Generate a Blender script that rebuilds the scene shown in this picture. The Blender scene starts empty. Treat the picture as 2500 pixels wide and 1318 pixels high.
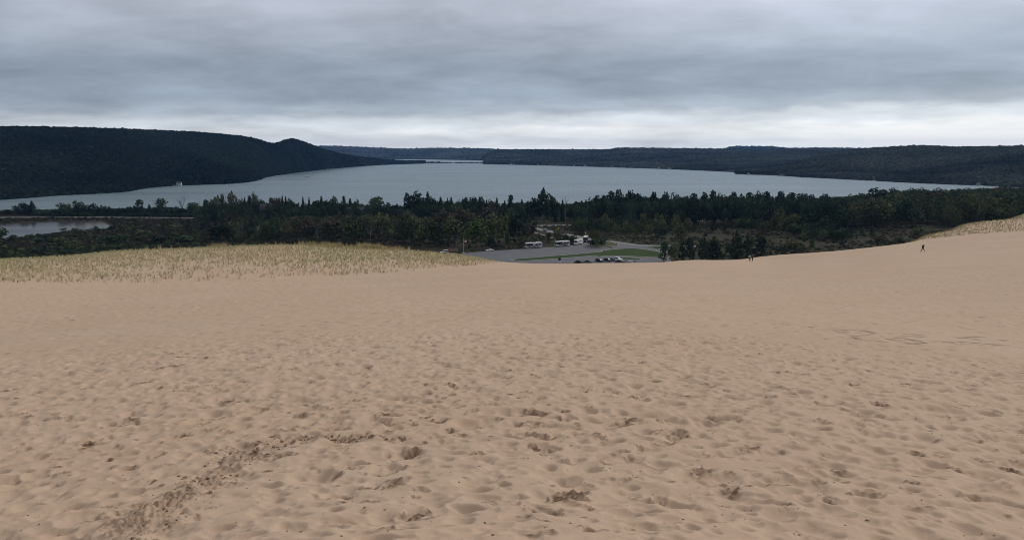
import bpy, math, random
import numpy as np
from mathutils import Vector, Matrix

random.seed(11)
rng = np.random.default_rng(11)
S = bpy.context.scene
COL = S.collection
PI = math.pi

# ------------------------------------------------------------------ camera, sky, sun, exposure
F, CX, CY, EYE, HOR = 1960.0, 1250.0, 659.0, 65.0, 366.0      # metres above the lake; photo pixels
PITCH = math.atan((CY - HOR) / F)
cam = bpy.data.cameras.new('camera')
cam_o = bpy.data.objects.new('camera', cam)
COL.objects.link(cam_o)
cam.sensor_width = 36.0
cam.lens = 36.0 * F / 2500.0
cam.clip_start, cam.clip_end = 0.2, 40000.0
cam_o.location = (0, 0, EYE)
cam_o.rotation_euler = (PI / 2 - PITCH, 0, 0)
S.camera = cam_o

SUN_EL, SUN_AZ = math.radians(33), math.radians(52)           # weak sun behind the overcast, ahead and to the right
world = bpy.data.worlds.new('World')
S.world = world
world.use_nodes = True
wt = world.node_tree
wt.nodes.clear()


def N(t, kind, **kw):
    n = t.nodes.new(kind)
    for k, v in kw.items():
        setattr(n, k, v)
    return n


def math_n(t, op, a, b=None, clamp=False):
    n = N(t, 'ShaderNodeMath', operation=op, use_clamp=clamp)
    for i, v in enumerate((a, b)):
        if v is None:
            continue
        if isinstance(v, (int, float)):
            n.inputs[i].default_value = v
        else:
            t.links.new(v, n.inputs[i])
    return n.outputs[0]


def ramp(t, fac, stops, interp='LINEAR'):
    n = N(t, 'ShaderNodeValToRGB')
    n.color_ramp.interpolation = interp
    e = n.color_ramp.elements
    e[0].position, e[0].color = stops[0][0], (*stops[0][1], 1)
    e[1].position, e[1].color = stops[-1][0], (*stops[-1][1], 1)
    for p, c in stops[1:-1]:
        x = e.new(p)
        x.color = (*c, 1)
    t.links.new(fac, n.inputs[0])
    return n.outputs[0]


def mixc(t, fac, a, b, mode='MIX'):
    n = N(t, 'ShaderNodeMix', data_type='RGBA', blend_type=mode)
    for s, v in ((n.inputs[0], fac), (n.inputs[6], a), (n.inputs[7], b)):
        if isinstance(v, (int, float)):
            s.default_value = v
        elif isinstance(v, tuple):
            s.default_value = (*v, 1)
        else:
            t.links.new(v, s)
    return n.outputs[2]


def noise(t, vec, scale, detail=4, rough=0.55, dist=0.0):
    n = N(t, 'ShaderNodeTexNoise')
    n.inputs['Scale'].default_value = scale
    n.inputs['Detail'].default_value = detail
    n.inputs['Roughness'].default_value = rough
    n.inputs['Distortion'].default_value = dist
    if vec is not None:
        t.links.new(vec, n.inputs['Vector'])
    return n.outputs['Fac']


SKY_STRENGTH = 0.1
tc = N(wt, 'ShaderNodeTexCoord')
sep = N(wt, 'ShaderNodeSeparateXYZ')
wt.links.new(tc.outputs['Generated'], sep.inputs[0])
dx, dy, dz = sep.outputs
zc = math_n(wt, 'MAXIMUM', dz, 0.0)
den = math_n(wt, 'ADD', zc, 0.17)
px_, py_ = math_n(wt, 'DIVIDE', dx, den), math_n(wt, 'DIVIDE', dy, den)
cp = N(wt, 'ShaderNodeCombineXYZ')                            # a flat cloud deck seen in perspective, its bands slightly askew
wt.links.new(math_n(wt, 'MULTIPLY', math_n(wt, 'ADD', px_, math_n(wt, 'MULTIPLY', py_, 0.35)), 0.85), cp.inputs[0])
wt.links.new(math_n(wt, 'SUBTRACT', py_, math_n(wt, 'MULTIPLY', px_, 0.20)), cp.inputs[1])
cp.inputs[2].default_value = 3.1
n_big = noise(wt, cp.outputs[0], 1.0, 2, 0.5, 0.4)
n_mid = noise(wt, cp.outputs[0], 2.3, 6, 0.55, 0.35)
n_fine = noise(wt, cp.outputs[0], 6.5, 5, 0.6, 0.2)
cp2 = N(wt, 'ShaderNodeCombineXYZ')
wt.links.new(math_n(wt, 'MULTIPLY', dx, 5.0), cp2.inputs[0])
wt.links.new(math_n(wt, 'MULTIPLY', math_n(wt, 'ADD', dz, math_n(wt, 'MULTIPLY', dx, -0.02)), 17.0), cp2.inputs[1])
wt.links.new(dy, cp2.inputs[2])
n_str = noise(wt, cp2.outputs[0], 2.3, 5, 0.55, 0.3)           # ragged streaks
edge = math_n(wt, 'MULTIPLY', math_n(wt, 'SUBTRACT', n_str, 0.5), 0.026)
edge2 = math_n(wt, 'MULTIPLY', math_n(wt, 'SUBTRACT', n_big, 0.5), 0.012)
tilt = math_n(wt, 'MULTIPLY', dx, -0.012)                     # the clear band is taller to the right
el = math_n(wt, 'ADD', math_n(wt, 'ADD', math_n(wt, 'ADD', zc, edge), edge2), tilt)
t_el = math_n(wt, 'DIVIDE', el, 0.25)
deck = ramp(wt, t_el, [
    (0.0, (0.80, 0.815, 0.815)), (0.085, (0.76, 0.78, 0.785)), (0.135, (0.60, 0.64, 0.68)),
    (0.195, (0.345, 0.395, 0.455)), (0.26, (0.272, 0.325, 0.395)), (0.38, (0.274, 0.327, 0.396)),
    (0.52, (0.358, 0.400, 0.472)), (0.72, (0.440, 0.468, 0.545)), (1.0, (0.46, 0.48, 0.53))], 'EASE')
var = math_n(wt, 'ADD', math_n(wt, 'MULTIPLY', math_n(wt, 'SUBTRACT', n_mid, 0.5), 0.62),
             math_n(wt, 'MULTIPLY', math_n(wt, 'SUBTRACT', n_fine, 0.5), 0.20))
var = math_n(wt, 'ADD', var, math_n(wt, 'MULTIPLY', math_n(wt, 'SUBTRACT', n_big, 0.5), 0.9))
var = math_n(wt, 'ADD', var, math_n(wt, 'MULTIPLY', dx, 0.30))
gain = math_n(wt, 'ADD', var, 1.02)
vv = N(wt, 'ShaderNodeVectorMath', operation='SCALE')
wt.links.new(deck, vv.inputs[0])
wt.links.new(gain, vv.inputs['Scale'])
cap = N(wt, 'ShaderNodeVectorMath', operation='MINIMUM')
wt.links.new(vv.outputs[0], cap.inputs[0])
cap.inputs[1].default_value = (0.94, 0.945, 0.935)
up = math_n(wt, 'DIVIDE', math_n(wt, 'SUBTRACT', zc, 0.25), 0.75, True)
gain_up = N(wt, 'ShaderNodeVectorMath', operation='SCALE')
wt.links.new(cap.outputs[0], gain_up.inputs[0])
ZENITH = 0.0
wt.links.new(math_n(wt, 'ADD', math_n(wt, 'MULTIPLY', up, ZENITH), 1.0), gain_up.inputs['Scale'])
scl = N(wt, 'ShaderNodeVectorMath', operation='SCALE')
wt.links.new(gain_up.outputs[0], scl.inputs[0])
scl.inputs['Scale'].default_value = 1.0 / SKY_STRENGTH
sky_tex = N(wt, 'ShaderNodeTexSky', sky_type='NISHITA', sun_disc=False, sun_elevation=SUN_EL, sun_rotation=SUN_AZ, altitude=200)
below = math_n(wt, 'MULTIPLY', math_n(wt, 'ADD', dz, 0.02), 50.0, True)
m1 = mixc(wt, 0.965, sky_tex.outputs[0], scl.outputs[0])
m2 = mixc(wt, below, (1.6, 1.5, 1.3), m1)
bg = N(wt, 'ShaderNodeBackground')
bg.inputs[1].default_value = SKY_STRENGTH
wt.links.new(m2, bg.inputs[0])
wo = N(wt, 'ShaderNodeOutputWorld')
wt.links.new(bg.outputs[0], wo.inputs[0])

sl = bpy.data.lights.new('sun', 'SUN')
sl.energy, sl.angle, sl.color = 1.15, math.radians(14), (1.0, 0.95, 0.88)
so = bpy.data.objects.new('sun', sl)
COL.objects.link(so)
sd = Vector((math.sin(SUN_AZ) * math.cos(SUN_EL), math.cos(SUN_AZ) * math.cos(SUN_EL), math.sin(SUN_EL)))
so.rotation_euler = (-sd).to_track_quat('-Z', 'Y').to_euler()
so.location = (0, 0, 150)

S.render.engine = 'CYCLES'
S.cycles.use_denoising = True
S.cycles.filter_width = 1.0
S.cycles.max_bounces = 5
S.cycles.diffuse_bounces = 2
S.cycles.glossy_bounces = 2
S.cycles.volume_bounces = 0
S.cycles.transparent_max_bounces = 8
S.view_settings.view_transform = 'Standard'
S.view_settings.look = 'None'
S.view_settings.gamma = 1.0
S.view_settings.exposure = 0.2
S.view_settings.use_curve_mapping = False

# ------------------------------------------------------------------ tools
CP, SP = math.cos(PITCH), math.sin(PITCH)


def ray(px, py):
    """Direction through a photo pixel: azimuth and rise per metre of ground distance."""
    u = (np.asarray(px, float) - CX) / F
    v = (CY - np.asarray(py, float)) / F
    y = CP + v * SP
    z = -SP + v * CP
    return np.arctan2(u, y), z / np.hypot(u, y)


def at_z(px, py, z):
    a, s = ray(px, py)
    d = (z - EYE) / s
    return d * np.sin(a), d * np.cos(a)


def at_d(px, py, d):
    a, s = ray(px, py)
    return d * np.sin(a), d * np.cos(a), EYE + s * d


def to_px(x, y, z):
    zz = z - EYE
    c = y * CP - zz * SP
    v = y * SP + zz * CP
    return CX + F * x / c, CY - F * v / c


def smooth(a, b, x):
    t = np.clip((x - a) / (b - a), 0, 1)
    return t * t * (3 - 2 * t)


def vnoise(x, y, seed=0):
    """Smooth value noise in -1..1 on a hashed lattice."""
    xi, yi = np.floor(x).astype(np.int64), np.floor(y).astype(np.int64)
    fx, fy = x - xi, y - yi
    fx, fy = fx * fx * fx * (fx * (fx * 6 - 15) + 10), fy * fy * fy * (fy * (fy * 6 - 15) + 10)
    R = np.random.default_rng(seed + 1000).random((256, 256)) * 2 - 1
    g = lambda i, j: R[i & 255, j & 255]
    a = g(xi, yi) * (1 - fx) + g(xi + 1, yi) * fx
    b = g(xi, yi + 1) * (1 - fx) + g(xi + 1, yi + 1) * fx
    return a * (1 - fy) + b * fy


def fbm(x, y, oct=4, seed=0, gain=0.5):
    s, a, n = 0.0, 1.0, 0.0
    for i in range(oct):
        s = s + a * vnoise(x * 2 ** i + 13.7 * i, y * 2 ** i + 7.3 * i, seed + i)
        n += a
        a *= gain
    return s / n


def pchip(x, y, q):
    x, y, q = np.asarray(x, float), np.asarray(y, float), np.asarray(q, float)
    h = np.diff(x)
    d = np.diff(y) / h
    m = np.zeros_like(y)
    for i in range(1, len(x) - 1):
        if d[i - 1] * d[i] > 0:
            w1, w2 = 2 * h[i] + h[i - 1], h[i] + 2 * h[i - 1]
            m[i] = (w1 + w2) / (w1 / d[i - 1] + w2 / d[i])
    m[0], m[-1] = d[0], d[-1]
    q = np.clip(q, x[0], x[-1])
    k = np.clip(np.searchsorted(x, q) - 1, 0, len(x) - 2)
    t = (q - x[k]) / h[k]
    return ((1 + 2 * t) * (1 - t) ** 2 * y[k] + t * (1 - t) ** 2 * h[k] * m[k]
            + t * t * (3 - 2 * t) * y[k + 1] + t * t * (t - 1) * h[k] * m[k + 1])


def mesh_np(name, verts, faces, smooth_shade=False):
    """verts (n,3); faces (m,k) with k = 3 or 4, or a list of such arrays."""
    me = bpy.data.meshes.new(name)
    fl = faces if isinstance(faces, list) else [faces]
    fl = [np.asarray(f, np.int32) for f in fl if len(f)]
    verts = np.asarray(verts, np.float32)
    me.vertices.add(len(verts))
    me.vertices.foreach_set('co', verts.ravel())
    idx = np.concatenate([f.ravel() for f in fl])
    cnt = np.concatenate([np.full(len(f), f.shape[1], np.int32) for f in fl])
    me.loops.add(len(idx))
    me.loops.foreach_set('vertex_index', idx)
    me.polygons.add(len(cnt))
    me.polygons.foreach_set('loop_start', np.concatenate([[0], np.cumsum(cnt)[:-1]]).astype(np.int32))
    me.polygons.foreach_set('loop_total', cnt)
    if smooth_shade:
        me.polygons.foreach_set('use_smooth', np.ones(len(cnt), bool))
    me.update(calc_edges=True)
    me.validate()
    return me


def grid_faces(nr, nc):
    i = np.arange((nr - 1) * nc).reshape(nr - 1, nc)[:, :-1].ravel()
    return np.stack([i, i + 1, i + nc + 1, i + nc], 1)


def link(name, me, mat=None, parent=None, loc=None, rot=None, scale=None):
    o = bpy.data.objects.new(name, me)
    COL.objects.link(o)
    if mat is not None and me is not None and not me.materials:
        me.materials.append(mat)
    if parent is not None:
        o.parent = parent
    if loc is not None:
        o.location = loc
    if rot is not None:
        o.rotation_euler = rot
    if scale is not None:
        o.scale = scale
    return o


def tag(o, label=None, cat=None, group=None, kind=None):
    for k, v in (('label', label), ('category', cat), ('group', group), ('kind', kind)):
        if v:
            o[k] = v
    return o


def empty(name, loc, rz=0.0, label=None, cat=None, group=None):
    o = link(name, None, loc=loc, rot=(0, 0, rz))
    o.empty_display_size = 0.5
    return tag(o, label, cat, group)


class MB:
    """Collects simple solids into one mesh."""

    def __init__(s):
        s.v, s.f = [], []

    def add(s, vs, fs):
        b = len(s.v)
        s.v += [tuple(map(float, p)) for p in vs]
        s.f += [tuple(i + b for i in f) for f in fs]
        return s

    def box(s, x0, x1, y0, y1, z0, z1):
        return s.add([(x, y, z) for z in (z0, z1) for x, y in ((x0, y0), (x1, y0), (x1, y1), (x0, y1))],
                     [(3, 2, 1, 0), (4, 5, 6, 7), (0, 1, 5, 4), (1, 2, 6, 5), (2, 3, 7, 6), (3, 0, 4, 7)])

    def prism(s, poly, y0, y1):
        """An x,z outline extruded along y."""
        n = len(poly)
        return s.add([(x, y0, z) for x, z in poly] + [(x, y1, z) for x, z in poly],
                     [tuple(range(n)), tuple(range(2 * n - 1, n - 1, -1))] + [(i, i + n, (i + 1) % n + n, (i + 1) % n) for i in range(n)])

    def tube(s, p, q, r0, r1=None, n=6):
        r1 = r0 if r1 is None else r1
        p, q = Vector(p), Vector(q)
        d = (q - p).normalized()
        a = d.orthogonal().normalized()
        b = d.cross(a)
        vs = [c + r * (math.cos(2 * PI * i / n) * a + math.sin(2 * PI * i / n) * b) for c, r in ((p, r0), (q, r1)) for i in range(n)]
        return s.add(vs, [(i, (i + 1) % n, (i + 1) % n + n, i + n) for i in range(n)] + [tuple(range(n - 1, -1, -1)), tuple(range(n, 2 * n))])

    def mesh(s, name, sm=False):
        me = bpy.data.meshes.new(name)
        me.from_pydata(s.v, [], s.f)
        if sm:
            me.polygons.foreach_set('use_smooth', np.ones(len(me.polygons), bool))
        me.update()
        return me

    def obj(s, name, mat, parent=None, sm=False, bevel=0.0, **kw):
        o = link(name, s.mesh(name, sm), mat, parent, **kw)
        if bevel:
            m = o.modifiers.new('bevel', 'BEVEL')
            m.width, m.segments, m.limit_method = bevel, 2, 'ANGLE'
        return o


def new_mat(name):
    m = bpy.data.materials.new(name)
    m.use_nodes = True
    t = m.node_tree
    return m, t, t.nodes['Principled BSDF']


def plain(name, col, rough=0.6, var=0.12, scale=6.0, spec=0.3, metal=0.0, coat=0.0):
    m, t, b = new_mat(name)
    c = N(t, 'ShaderNodeTexCoord')
    n = noise(t, c.outputs['Object'], scale, 4)
    a = tuple(max(0, x * (1 - var)) for x in col)
    d = tuple(min(1, x * (1 + var)) for x in col)
    t.links.new(ramp(t, n, [(0.3, a), (0.7, d)]), b.inputs['Base Color'])
    b.inputs['Roughness'].default_value = rough
    b.inputs['Specular IOR Level'].default_value = spec
    b.inputs['Metallic'].default_value = metal
    b.inputs['Coat Weight'].default_value = coat
    return m


def scatter(name, pts, scl, rotz, idx, templates, tint, kind='stuff'):
    """One stuff object: instances of hidden template meshes on its points."""
    n = len(pts)
    me = bpy.data.meshes.new(name)
    me.vertices.add(n)
    me.vertices.foreach_set('co', np.asarray(pts, np.float32).ravel())
    for key, typ, val in (('scl', 'FLOAT_VECTOR', scl), ('rot', 'FLOAT_VECTOR', np.stack([np.zeros(n), np.zeros(n), rotz], 1)), ('tint', 'FLOAT_VECTOR', tint)):
        me.attributes.new(key, typ, 'POINT').data.foreach_set('vector', np.asarray(val, np.float32).ravel())
    me.attributes.new('idx', 'INT', 'POINT').data.foreach_set('value', np.asarray(idx, np.int32))
    o = link(name, me)
    tag(o, kind=kind)
    g = bpy.data.node_groups.new(name, 'GeometryNodeTree')
    g.interface.new_socket('Geometry', in_out='INPUT', socket_type='NodeSocketGeometry')
    g.interface.new_socket('Geometry', in_out='OUTPUT', socket_type='NodeSocketGeometry')
    gi, go = g.nodes.new('NodeGroupInput'), g.nodes.new('NodeGroupOutput')
    jn = g.nodes.new('GeometryNodeJoinGeometry')

    def attr(key, typ):
        a = g.nodes.new('GeometryNodeInputNamedAttribute')
        a.data_type = typ
        a.inputs['Name'].default_value = key
        return a.outputs['Attribute']
    ar, asx, ai = attr('rot', 'FLOAT_VECTOR'), attr('scl', 'FLOAT_VECTOR'), attr('idx', 'INT')
    for k, tm in enumerate(templates):
        c = g.nodes.new('FunctionNodeCompare')
        c.data_type, c.operation = 'INT', 'EQUAL'
        g.links.new(ai, c.inputs[2])
        c.inputs[3].default_value = k
        oi = g.nodes.new('GeometryNodeObjectInfo')
        oi.inputs['Object'].default_value = tm
        ip = g.nodes.new('GeometryNodeInstanceOnPoints')
        g.links.new(gi.outputs[0], ip.inputs['Points'])
        g.links.new(c.outputs[0], ip.inputs['Selection'])
        g.links.new(oi.outputs['Geometry'], ip.inputs['Instance'])
        g.links.new(ar, ip.inputs['Rotation'])
        g.links.new(asx, ip.inputs['Scale'])
        g.links.new(ip.outputs[0], jn.inputs[0])
    g.links.new(jn.outputs[0], go.inputs[0])
    o.modifiers.new('scatter', 'NODES').node_group = g
    return o


def template(name, me, mat):
    me.materials.append(mat)
    return bpy.data.objects.new(name, me)

# ------------------------------------------------------------------ the dune the camera stands on
NEAR = [(0.0, 1.60), (3, 2.15), (9.5, 4.4), (24, 6.65), (41, 9.0), (71, 13.2)]
PROFILE = {                                                    # photo column: (distance m, photo row) out to the crest
    -500: [(125, 692), (150, 668), (165, 655)], 0: [(125, 688), (150, 657), (170, 635)], 300: [(125, 687), (155, 642), (180, 613)],
    600: [(125, 681), (160, 628), (190, 601)], 900: [(130, 673), (165, 628), (190, 605)], 1100: [(135, 662), (165, 637), (185, 621)],
    1250: [(140, 657), (190, 643.5)], 1400: [(140, 665), (215, 647)], 1600: [(140, 667), (215, 643.5)], 1700: [(140, 667), (215, 636.5)], 1850: [(140, 666), (206, 637), (230, 627.5)],
    2050: [(140, 660), (200, 625), (232, 612)], 2180: [(140, 655), (190, 617), (240, 598)], 2250: [(140, 652), (190, 614), (235, 589), (262, 578)],
    2350: [(140, 648), (190, 608), (240, 576), (285, 547)], 2500: [(140, 640), (190, 600), (240, 565), (310, 520)], 3100: [(140, 610), (190, 560), (240, 515), (330, 450)]}
RT = np.concatenate([np.arange(0, 60, 0.5), np.arange(60, 470, 1.0)])
cols, zz = [], []
for px, pts in PROFILE.items():
    a, _ = ray(px, 650)
    r, z = [p[0] for p in NEAR], [EYE - p[1] for p in NEAR]
    for d, py in pts:
        r.append(d)
        z.append(EYE + float(ray(px, py)[1]) * d)
    rc, zc_ = r[-1], z[-1]
    r += [rc + 8, rc + 22]
    z += [zc_ - 2.2, zc_ - 8.5]
    fall = (z[-1] + 4) / math.tan(math.radians(27))
    r += [r[-1] + fall, max(r[-1] + fall + 5, 480)]
    z += [-4, -6]
    cols.append(float(a))
    zz.append(pchip(r, z, RT))
zz = np.array(zz)
AT = np.linspace(cols[0], cols[-1], 500)
ZT = np.stack([pchip(cols, zz[:, j], AT) for j in range(len(RT))], 1)        # (az, r)


def dune(x, y):
    x, y = np.asarray(x, float), np.asarray(y, float)
    r, a = np.hypot(x, y), np.arctan2(x, y)
    fa = np.clip((a - AT[0]) / (AT[-1] - AT[0]) * (len(AT) - 1), 0, len(AT) - 1.001)
    fr = np.interp(r, RT, np.arange(len(RT)))
    fr = np.clip(fr, 0, len(RT) - 1.001)
    i, j = fa.astype(int), fr.astype(int)
    u, v = fa - i, fr - j
    z = (ZT[i, j] * (1 - u) + ZT[i + 1, j] * u) * (1 - v) + (ZT[i, j + 1] * (1 - u) + ZT[i + 1, j + 1] * u) * v
    back = smooth(1.35, 2.2, np.abs(a))
    return z * (1 - back) + (EYE - 1.6 + 0.06 * np.minimum(r, 200)) * back


def hit(px, py, rmax=330.0):
    """Where the ray through a photo pixel meets the dune."""
    px, py = np.atleast_1d(np.asarray(px, float)), np.atleast_1d(np.asarray(py, float))
    a, s = ray(px, py)
    rr = np.concatenate([np.arange(3, 60, 0.1), np.arange(60, rmax, 0.5)])
    ox = np.zeros(len(px))
    for k in range(len(px)):
        h = dune(rr * np.sin(a[k]), rr * np.cos(a[k]))
        below = (EYE + s[k] * rr) < h
        ox[k] = rr[np.argmax(below)] if below.any() else rmax
    return ox * np.sin(a), ox * np.cos(a)


# relief of the sand: two height rasters (near 3 cm, far 12 cm) of dents, prints and drifts
class Raster:
    def __init__(s, x0, x1, y0, y1, res):
        s.x0, s.y0, s.res = x0, y0, res
        s.X = np.arange(x0, x1, res)
        s.Y = np.arange(y0, y1, res)
        s.h = np.zeros((len(s.Y), len(s.X)), np.float32)
        s.damp = np.zeros_like(s.h)

    def window(s, x, y, rad):
        i0, i1 = int((x - rad - s.x0) / s.res), int((x + rad - s.x0) / s.res) + 1
        j0, j1 = int((y - rad - s.y0) / s.res), int((y + rad - s.y0) / s.res) + 1
        i0, j0, i1, j1 = max(i0, 0), max(j0, 0), min(i1, len(s.X)), min(j1, len(s.Y))
        if i1 <= i0 or j1 <= j0:
            return None
        gx, gy = np.meshgrid(s.X[i0:i1] - x, s.Y[j0:j1] - y)
        return (slice(j0, j1), slice(i0, i1)), gx, gy

    def sample(s, arr, x, y):
        fx = np.clip((x - s.x0) / s.res, 0, len(s.X) - 1.001)
        fy = np.clip((y - s.y0) / s.res, 0, len(s.Y) - 1.001)
        i, j = fx.astype(int), fy.astype(int)
        u, v = fx - i, fy - j
        return (arr[j, i] * (1 - u) + arr[j, i + 1] * u) * (1 - v) + (arr[j + 1, i] * (1 - u) + arr[j + 1, i + 1] * u) * v


near, far = Raster(-34, 34, 2, 52, 0.025), Raster(-160, 215, 24, 300, 0.14)


def bowls(R, n, keep, size, depth, seed):
    """Scalloped hollows with crisp ridges between them: the lowest of many shallow bowls."""
    g = np.random.default_rng(seed)
    field = np.zeros_like(R.h)
    xs = g.uniform(R.X[0], R.X[-1], n)
    ys = g.uniform(R.Y[0], R.Y[-1], n)
    ok = keep(xs, ys)
    for x, y in zip(xs[ok], ys[ok]):
        a = size * g.uniform(0.55, 1.35)
        e = g.uniform(0.55, 0.95)
        th = g.uniform(0, PI)
        d = depth * (0.35 + 1.0 * g.random() ** 1.6) * a / size
        w = R.window(x, y, a)
        if w is None:
            continue
        sl_, gx, gy = w
        c, s_ = math.cos(th), math.sin(th)
        q = ((gx * c + gy * s_) / a) ** 2 + ((gy * c - gx * s_) / (a * e)) ** 2
        skew = 1 + 0.5 * (gx * math.cos(th * 3) + gy * math.sin(th * 3)) / a
        b = np.where(q < 1, -d * (1 - q) * skew, 0)
        field[sl_] = np.minimum(field[sl_], b)
    return field


def wedge(x, y):
    return np.abs(np.arctan2(x, y)) < 0.66


def box_blur(a, k):
    for ax in (0, 1):
        c = np.cumsum(np.pad(a, [(k + 1, k) if i == ax else (0, 0) for i in (0, 1)], mode='edge'), axis=ax, dtype=np.float64)
        a = (np.take(c, range(2 * k + 1, c.shape[ax]), ax) - np.take(c, range(0, c.shape[ax] - 2 * k - 1), ax)) / (2 * k + 1)
    return a.astype(np.float32)


gx, gy = np.meshgrid(near.X, near.Y)
wx, wy = gx + 0.10 * vnoise(gx * 3, gy * 3, 3), gy + 0.10 * vnoise(gx * 3, gy * 3, 4)
f1 = bowls(near, 30000, wedge, 0.235, 0.082, 1)
f2 = bowls(near, 26000, wedge, 0.125, 0.040, 2)
f3 = bowls(near, 1500, wedge, 0.45, 0.10, 5)
near.h += 0.5 * f1 + 0.5 * box_blur(f1, 1) + f2 + 0.9 * box_blur(f3, 1)
near.h += 0.045 * fbm(wx * 0.9, wy * 0.9, 3, 20) + 0.020 * fbm(wx * 3.1, wy * 3.1, 3, 30) + 0.05 * fbm(gx * 0.25, gy * 0.25, 2, 40)
near.h += 0.004 * fbm(gx * 14, gy * 14, 2, 44)
del wx, wy
gxf, gyf = np.meshgrid(far.X, far.Y)
ff = bowls(far, 150000, lambda x, y: wedge(x, y) & (np.hypot(x, y) < 125) & (np.hypot(x, y) > 24), 0.38, 0.15, 6)
ff += bowls(far, 40000, lambda x, y: wedge(x, y) & (np.hypot(x, y) > 60), 0.7, 0.10, 7) * 0.6
rf = np.hypot(gxf, gyf)
patch = smooth(-0.35, 0.35, fbm(gxf * 0.05, gyf * 0.09, 3, 50))
fade = (1 - 0.42 * smooth(38, 90, rf)) * (0.4 + 0.6 * patch)
far.h += ff * fade
far.h += (0.05 * fbm(gxf * 0.9, gyf * 0.9, 3, 20) + 0.05 * fbm(gxf * 0.25, gyf * 0.25, 2, 40)) * (1 - 0.5 * smooth(60, 120, rf))
far.h += 0.09 * fbm(gxf * 0.035, gyf * 0.06, 3, 60) * smooth(60, 110, rf)


def fresh(x, y, size, amount=1.0, depth=0.055, crumbs=0.030):
    """A fresh print: broken crust, damp darker sand turned up."""
    for R in (near, far):
        w = R.window(x, y, size * 1.5)
        if w is None:
            continue
        sl_, a, b = w
        if not a.size:
            continue
        th = random.uniform(0, PI)
        c, s_ = math.cos(th), math.sin(th)
        u, v = (a * c + b * s_) / size, (b * c - a * s_) / (size * random.uniform(0.55, 0.9))
        q = np.sqrt(u * u + v * v) + 0.32 * fbm((a + x) * 5.5, (b + y) * 5.5, 3, 71)
        m = 1 - smooth(0.45, 0.85, q)
        rim = np.exp(-((q - 0.92) / 0.18) ** 2)
        crumb = fbm((a + x) * 21, (b + y) * 21, 2, 72)
        speck = smooth(0.02, 0.28, crumb + 0.35 * fbm((a + x) * 4, (b + y) * 4, 2, 73))
        R.h[sl_] += (-depth * m + 0.3 * crumbs * rim + crumbs * speck * (m + 0.6 * rim)) * min(1, size / 0.2)
        R.damp[sl_] = np.maximum(R.damp[sl_], amount * np.clip(m * (0.22 + 0.95 * speck) + rim * 0.95 * speck, 0, 1))


# (pixel column, row, size) of the freshest prints
PRINTS = [(1300, 1005, .35), (1265, 1035, .22), (1305, 1035, .28), (1385, 1020, .34), (1300, 1065, .36), (1330, 1070, .28), (1305, 1086, .2), (1465, 1065, .3),
          (1520, 1103, .26), (1640, 1055, .42), (1662, 1062, .26), (1520, 1030, .4), (1540, 1022, .3), (1380, 1213, .34), (1410, 1217, .24), (1335, 1248, .3),
          (1310, 1250, .16), (1455, 1295, .2), (1540, 1280, .2), (1300, 1302, .16), (1345, 1300, .16), (1010, 1250, .32), (1020, 1270, .26), (955, 1180, .36),
          (975, 1068, .26), (1720, 1150, .32), (1830, 1093, .24), (1780, 1190, .3), (2010, 1030, .3), (1690, 965, .36), (1080, 975, .2), (770, 985, .22),
          (800, 1000, .28), (1075, 1025, .34), (1430, 948, .3), (1495, 955, .26), (1520, 905, .24), (345, 935, .42), (510, 940, .4), (220, 947, .18),
          (650, 870, .3), (430, 893, .5), (385, 900, .4), (410, 862, .36), (155, 863, .34), (275, 862, .46), (105, 855, .3), (20, 952, .46), (40, 1005, .4),
          (215, 1080, .26), (130, 1020, .26), (560, 975, .26), (450, 1055, .26), (900, 918, .26), (2390, 1193, .22), (2210, 935, .26), (2150, 990, .34),
          (2080, 936, .3), (2110, 930, .24), (1960, 912, .3), (2300, 925, .3), (1730, 935, .34), (1770, 950, .26), (1600, 930, .3), (2250, 1110, .2), (1900, 1180, .2),
          (700, 1110, .3), (640, 1000, .2), (1170, 1110, .2), (1100, 940, .24), (1240, 965, .18), (1230, 905, .22), (1140, 905, .26), (2440, 920, .3), (2330, 905, .24)]
hx, hy = hit([p[0] for p in PRINTS], [p[1] for p in PRINTS])
for (px, py, s_), x, y in zip(PRINTS, hx, hy):
    fresh(x, y, s_ * 0.85, random.uniform(0.75, 1.0))
ex, ey = [], []
for k in range(1100):                                          # smaller scuffs in the middle distance
    ex.append(random.uniform(-20, 2520))
    ey.append(random.triangular(735, 1300, 850))
hx, hy = hit(ex, ey)
for x, y, py in zip(hx, hy, ey):
    fresh(x, y, 0.06 + 0.15 * random.random() ** 2 + max(0, math.hypot(x, y) - 30) * 0.003, random.uniform(0.35, 1.0), 0.05)

ex, ey = rng.uniform(-40, 2540, 1100), 655 + 150 * rng.random(1100) ** 1.3      # faint scuffs all the way up the slope
hx, hy = hit(ex, ey)
for x, y in zip(hx, hy):
    r = math.hypot(x, y)
    if 34 < r < 185:
        fresh(x, y, random.uniform(0.10, 0.24) + r * 0.0006, random.uniform(0.1, 0.55), 0.05)

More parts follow.
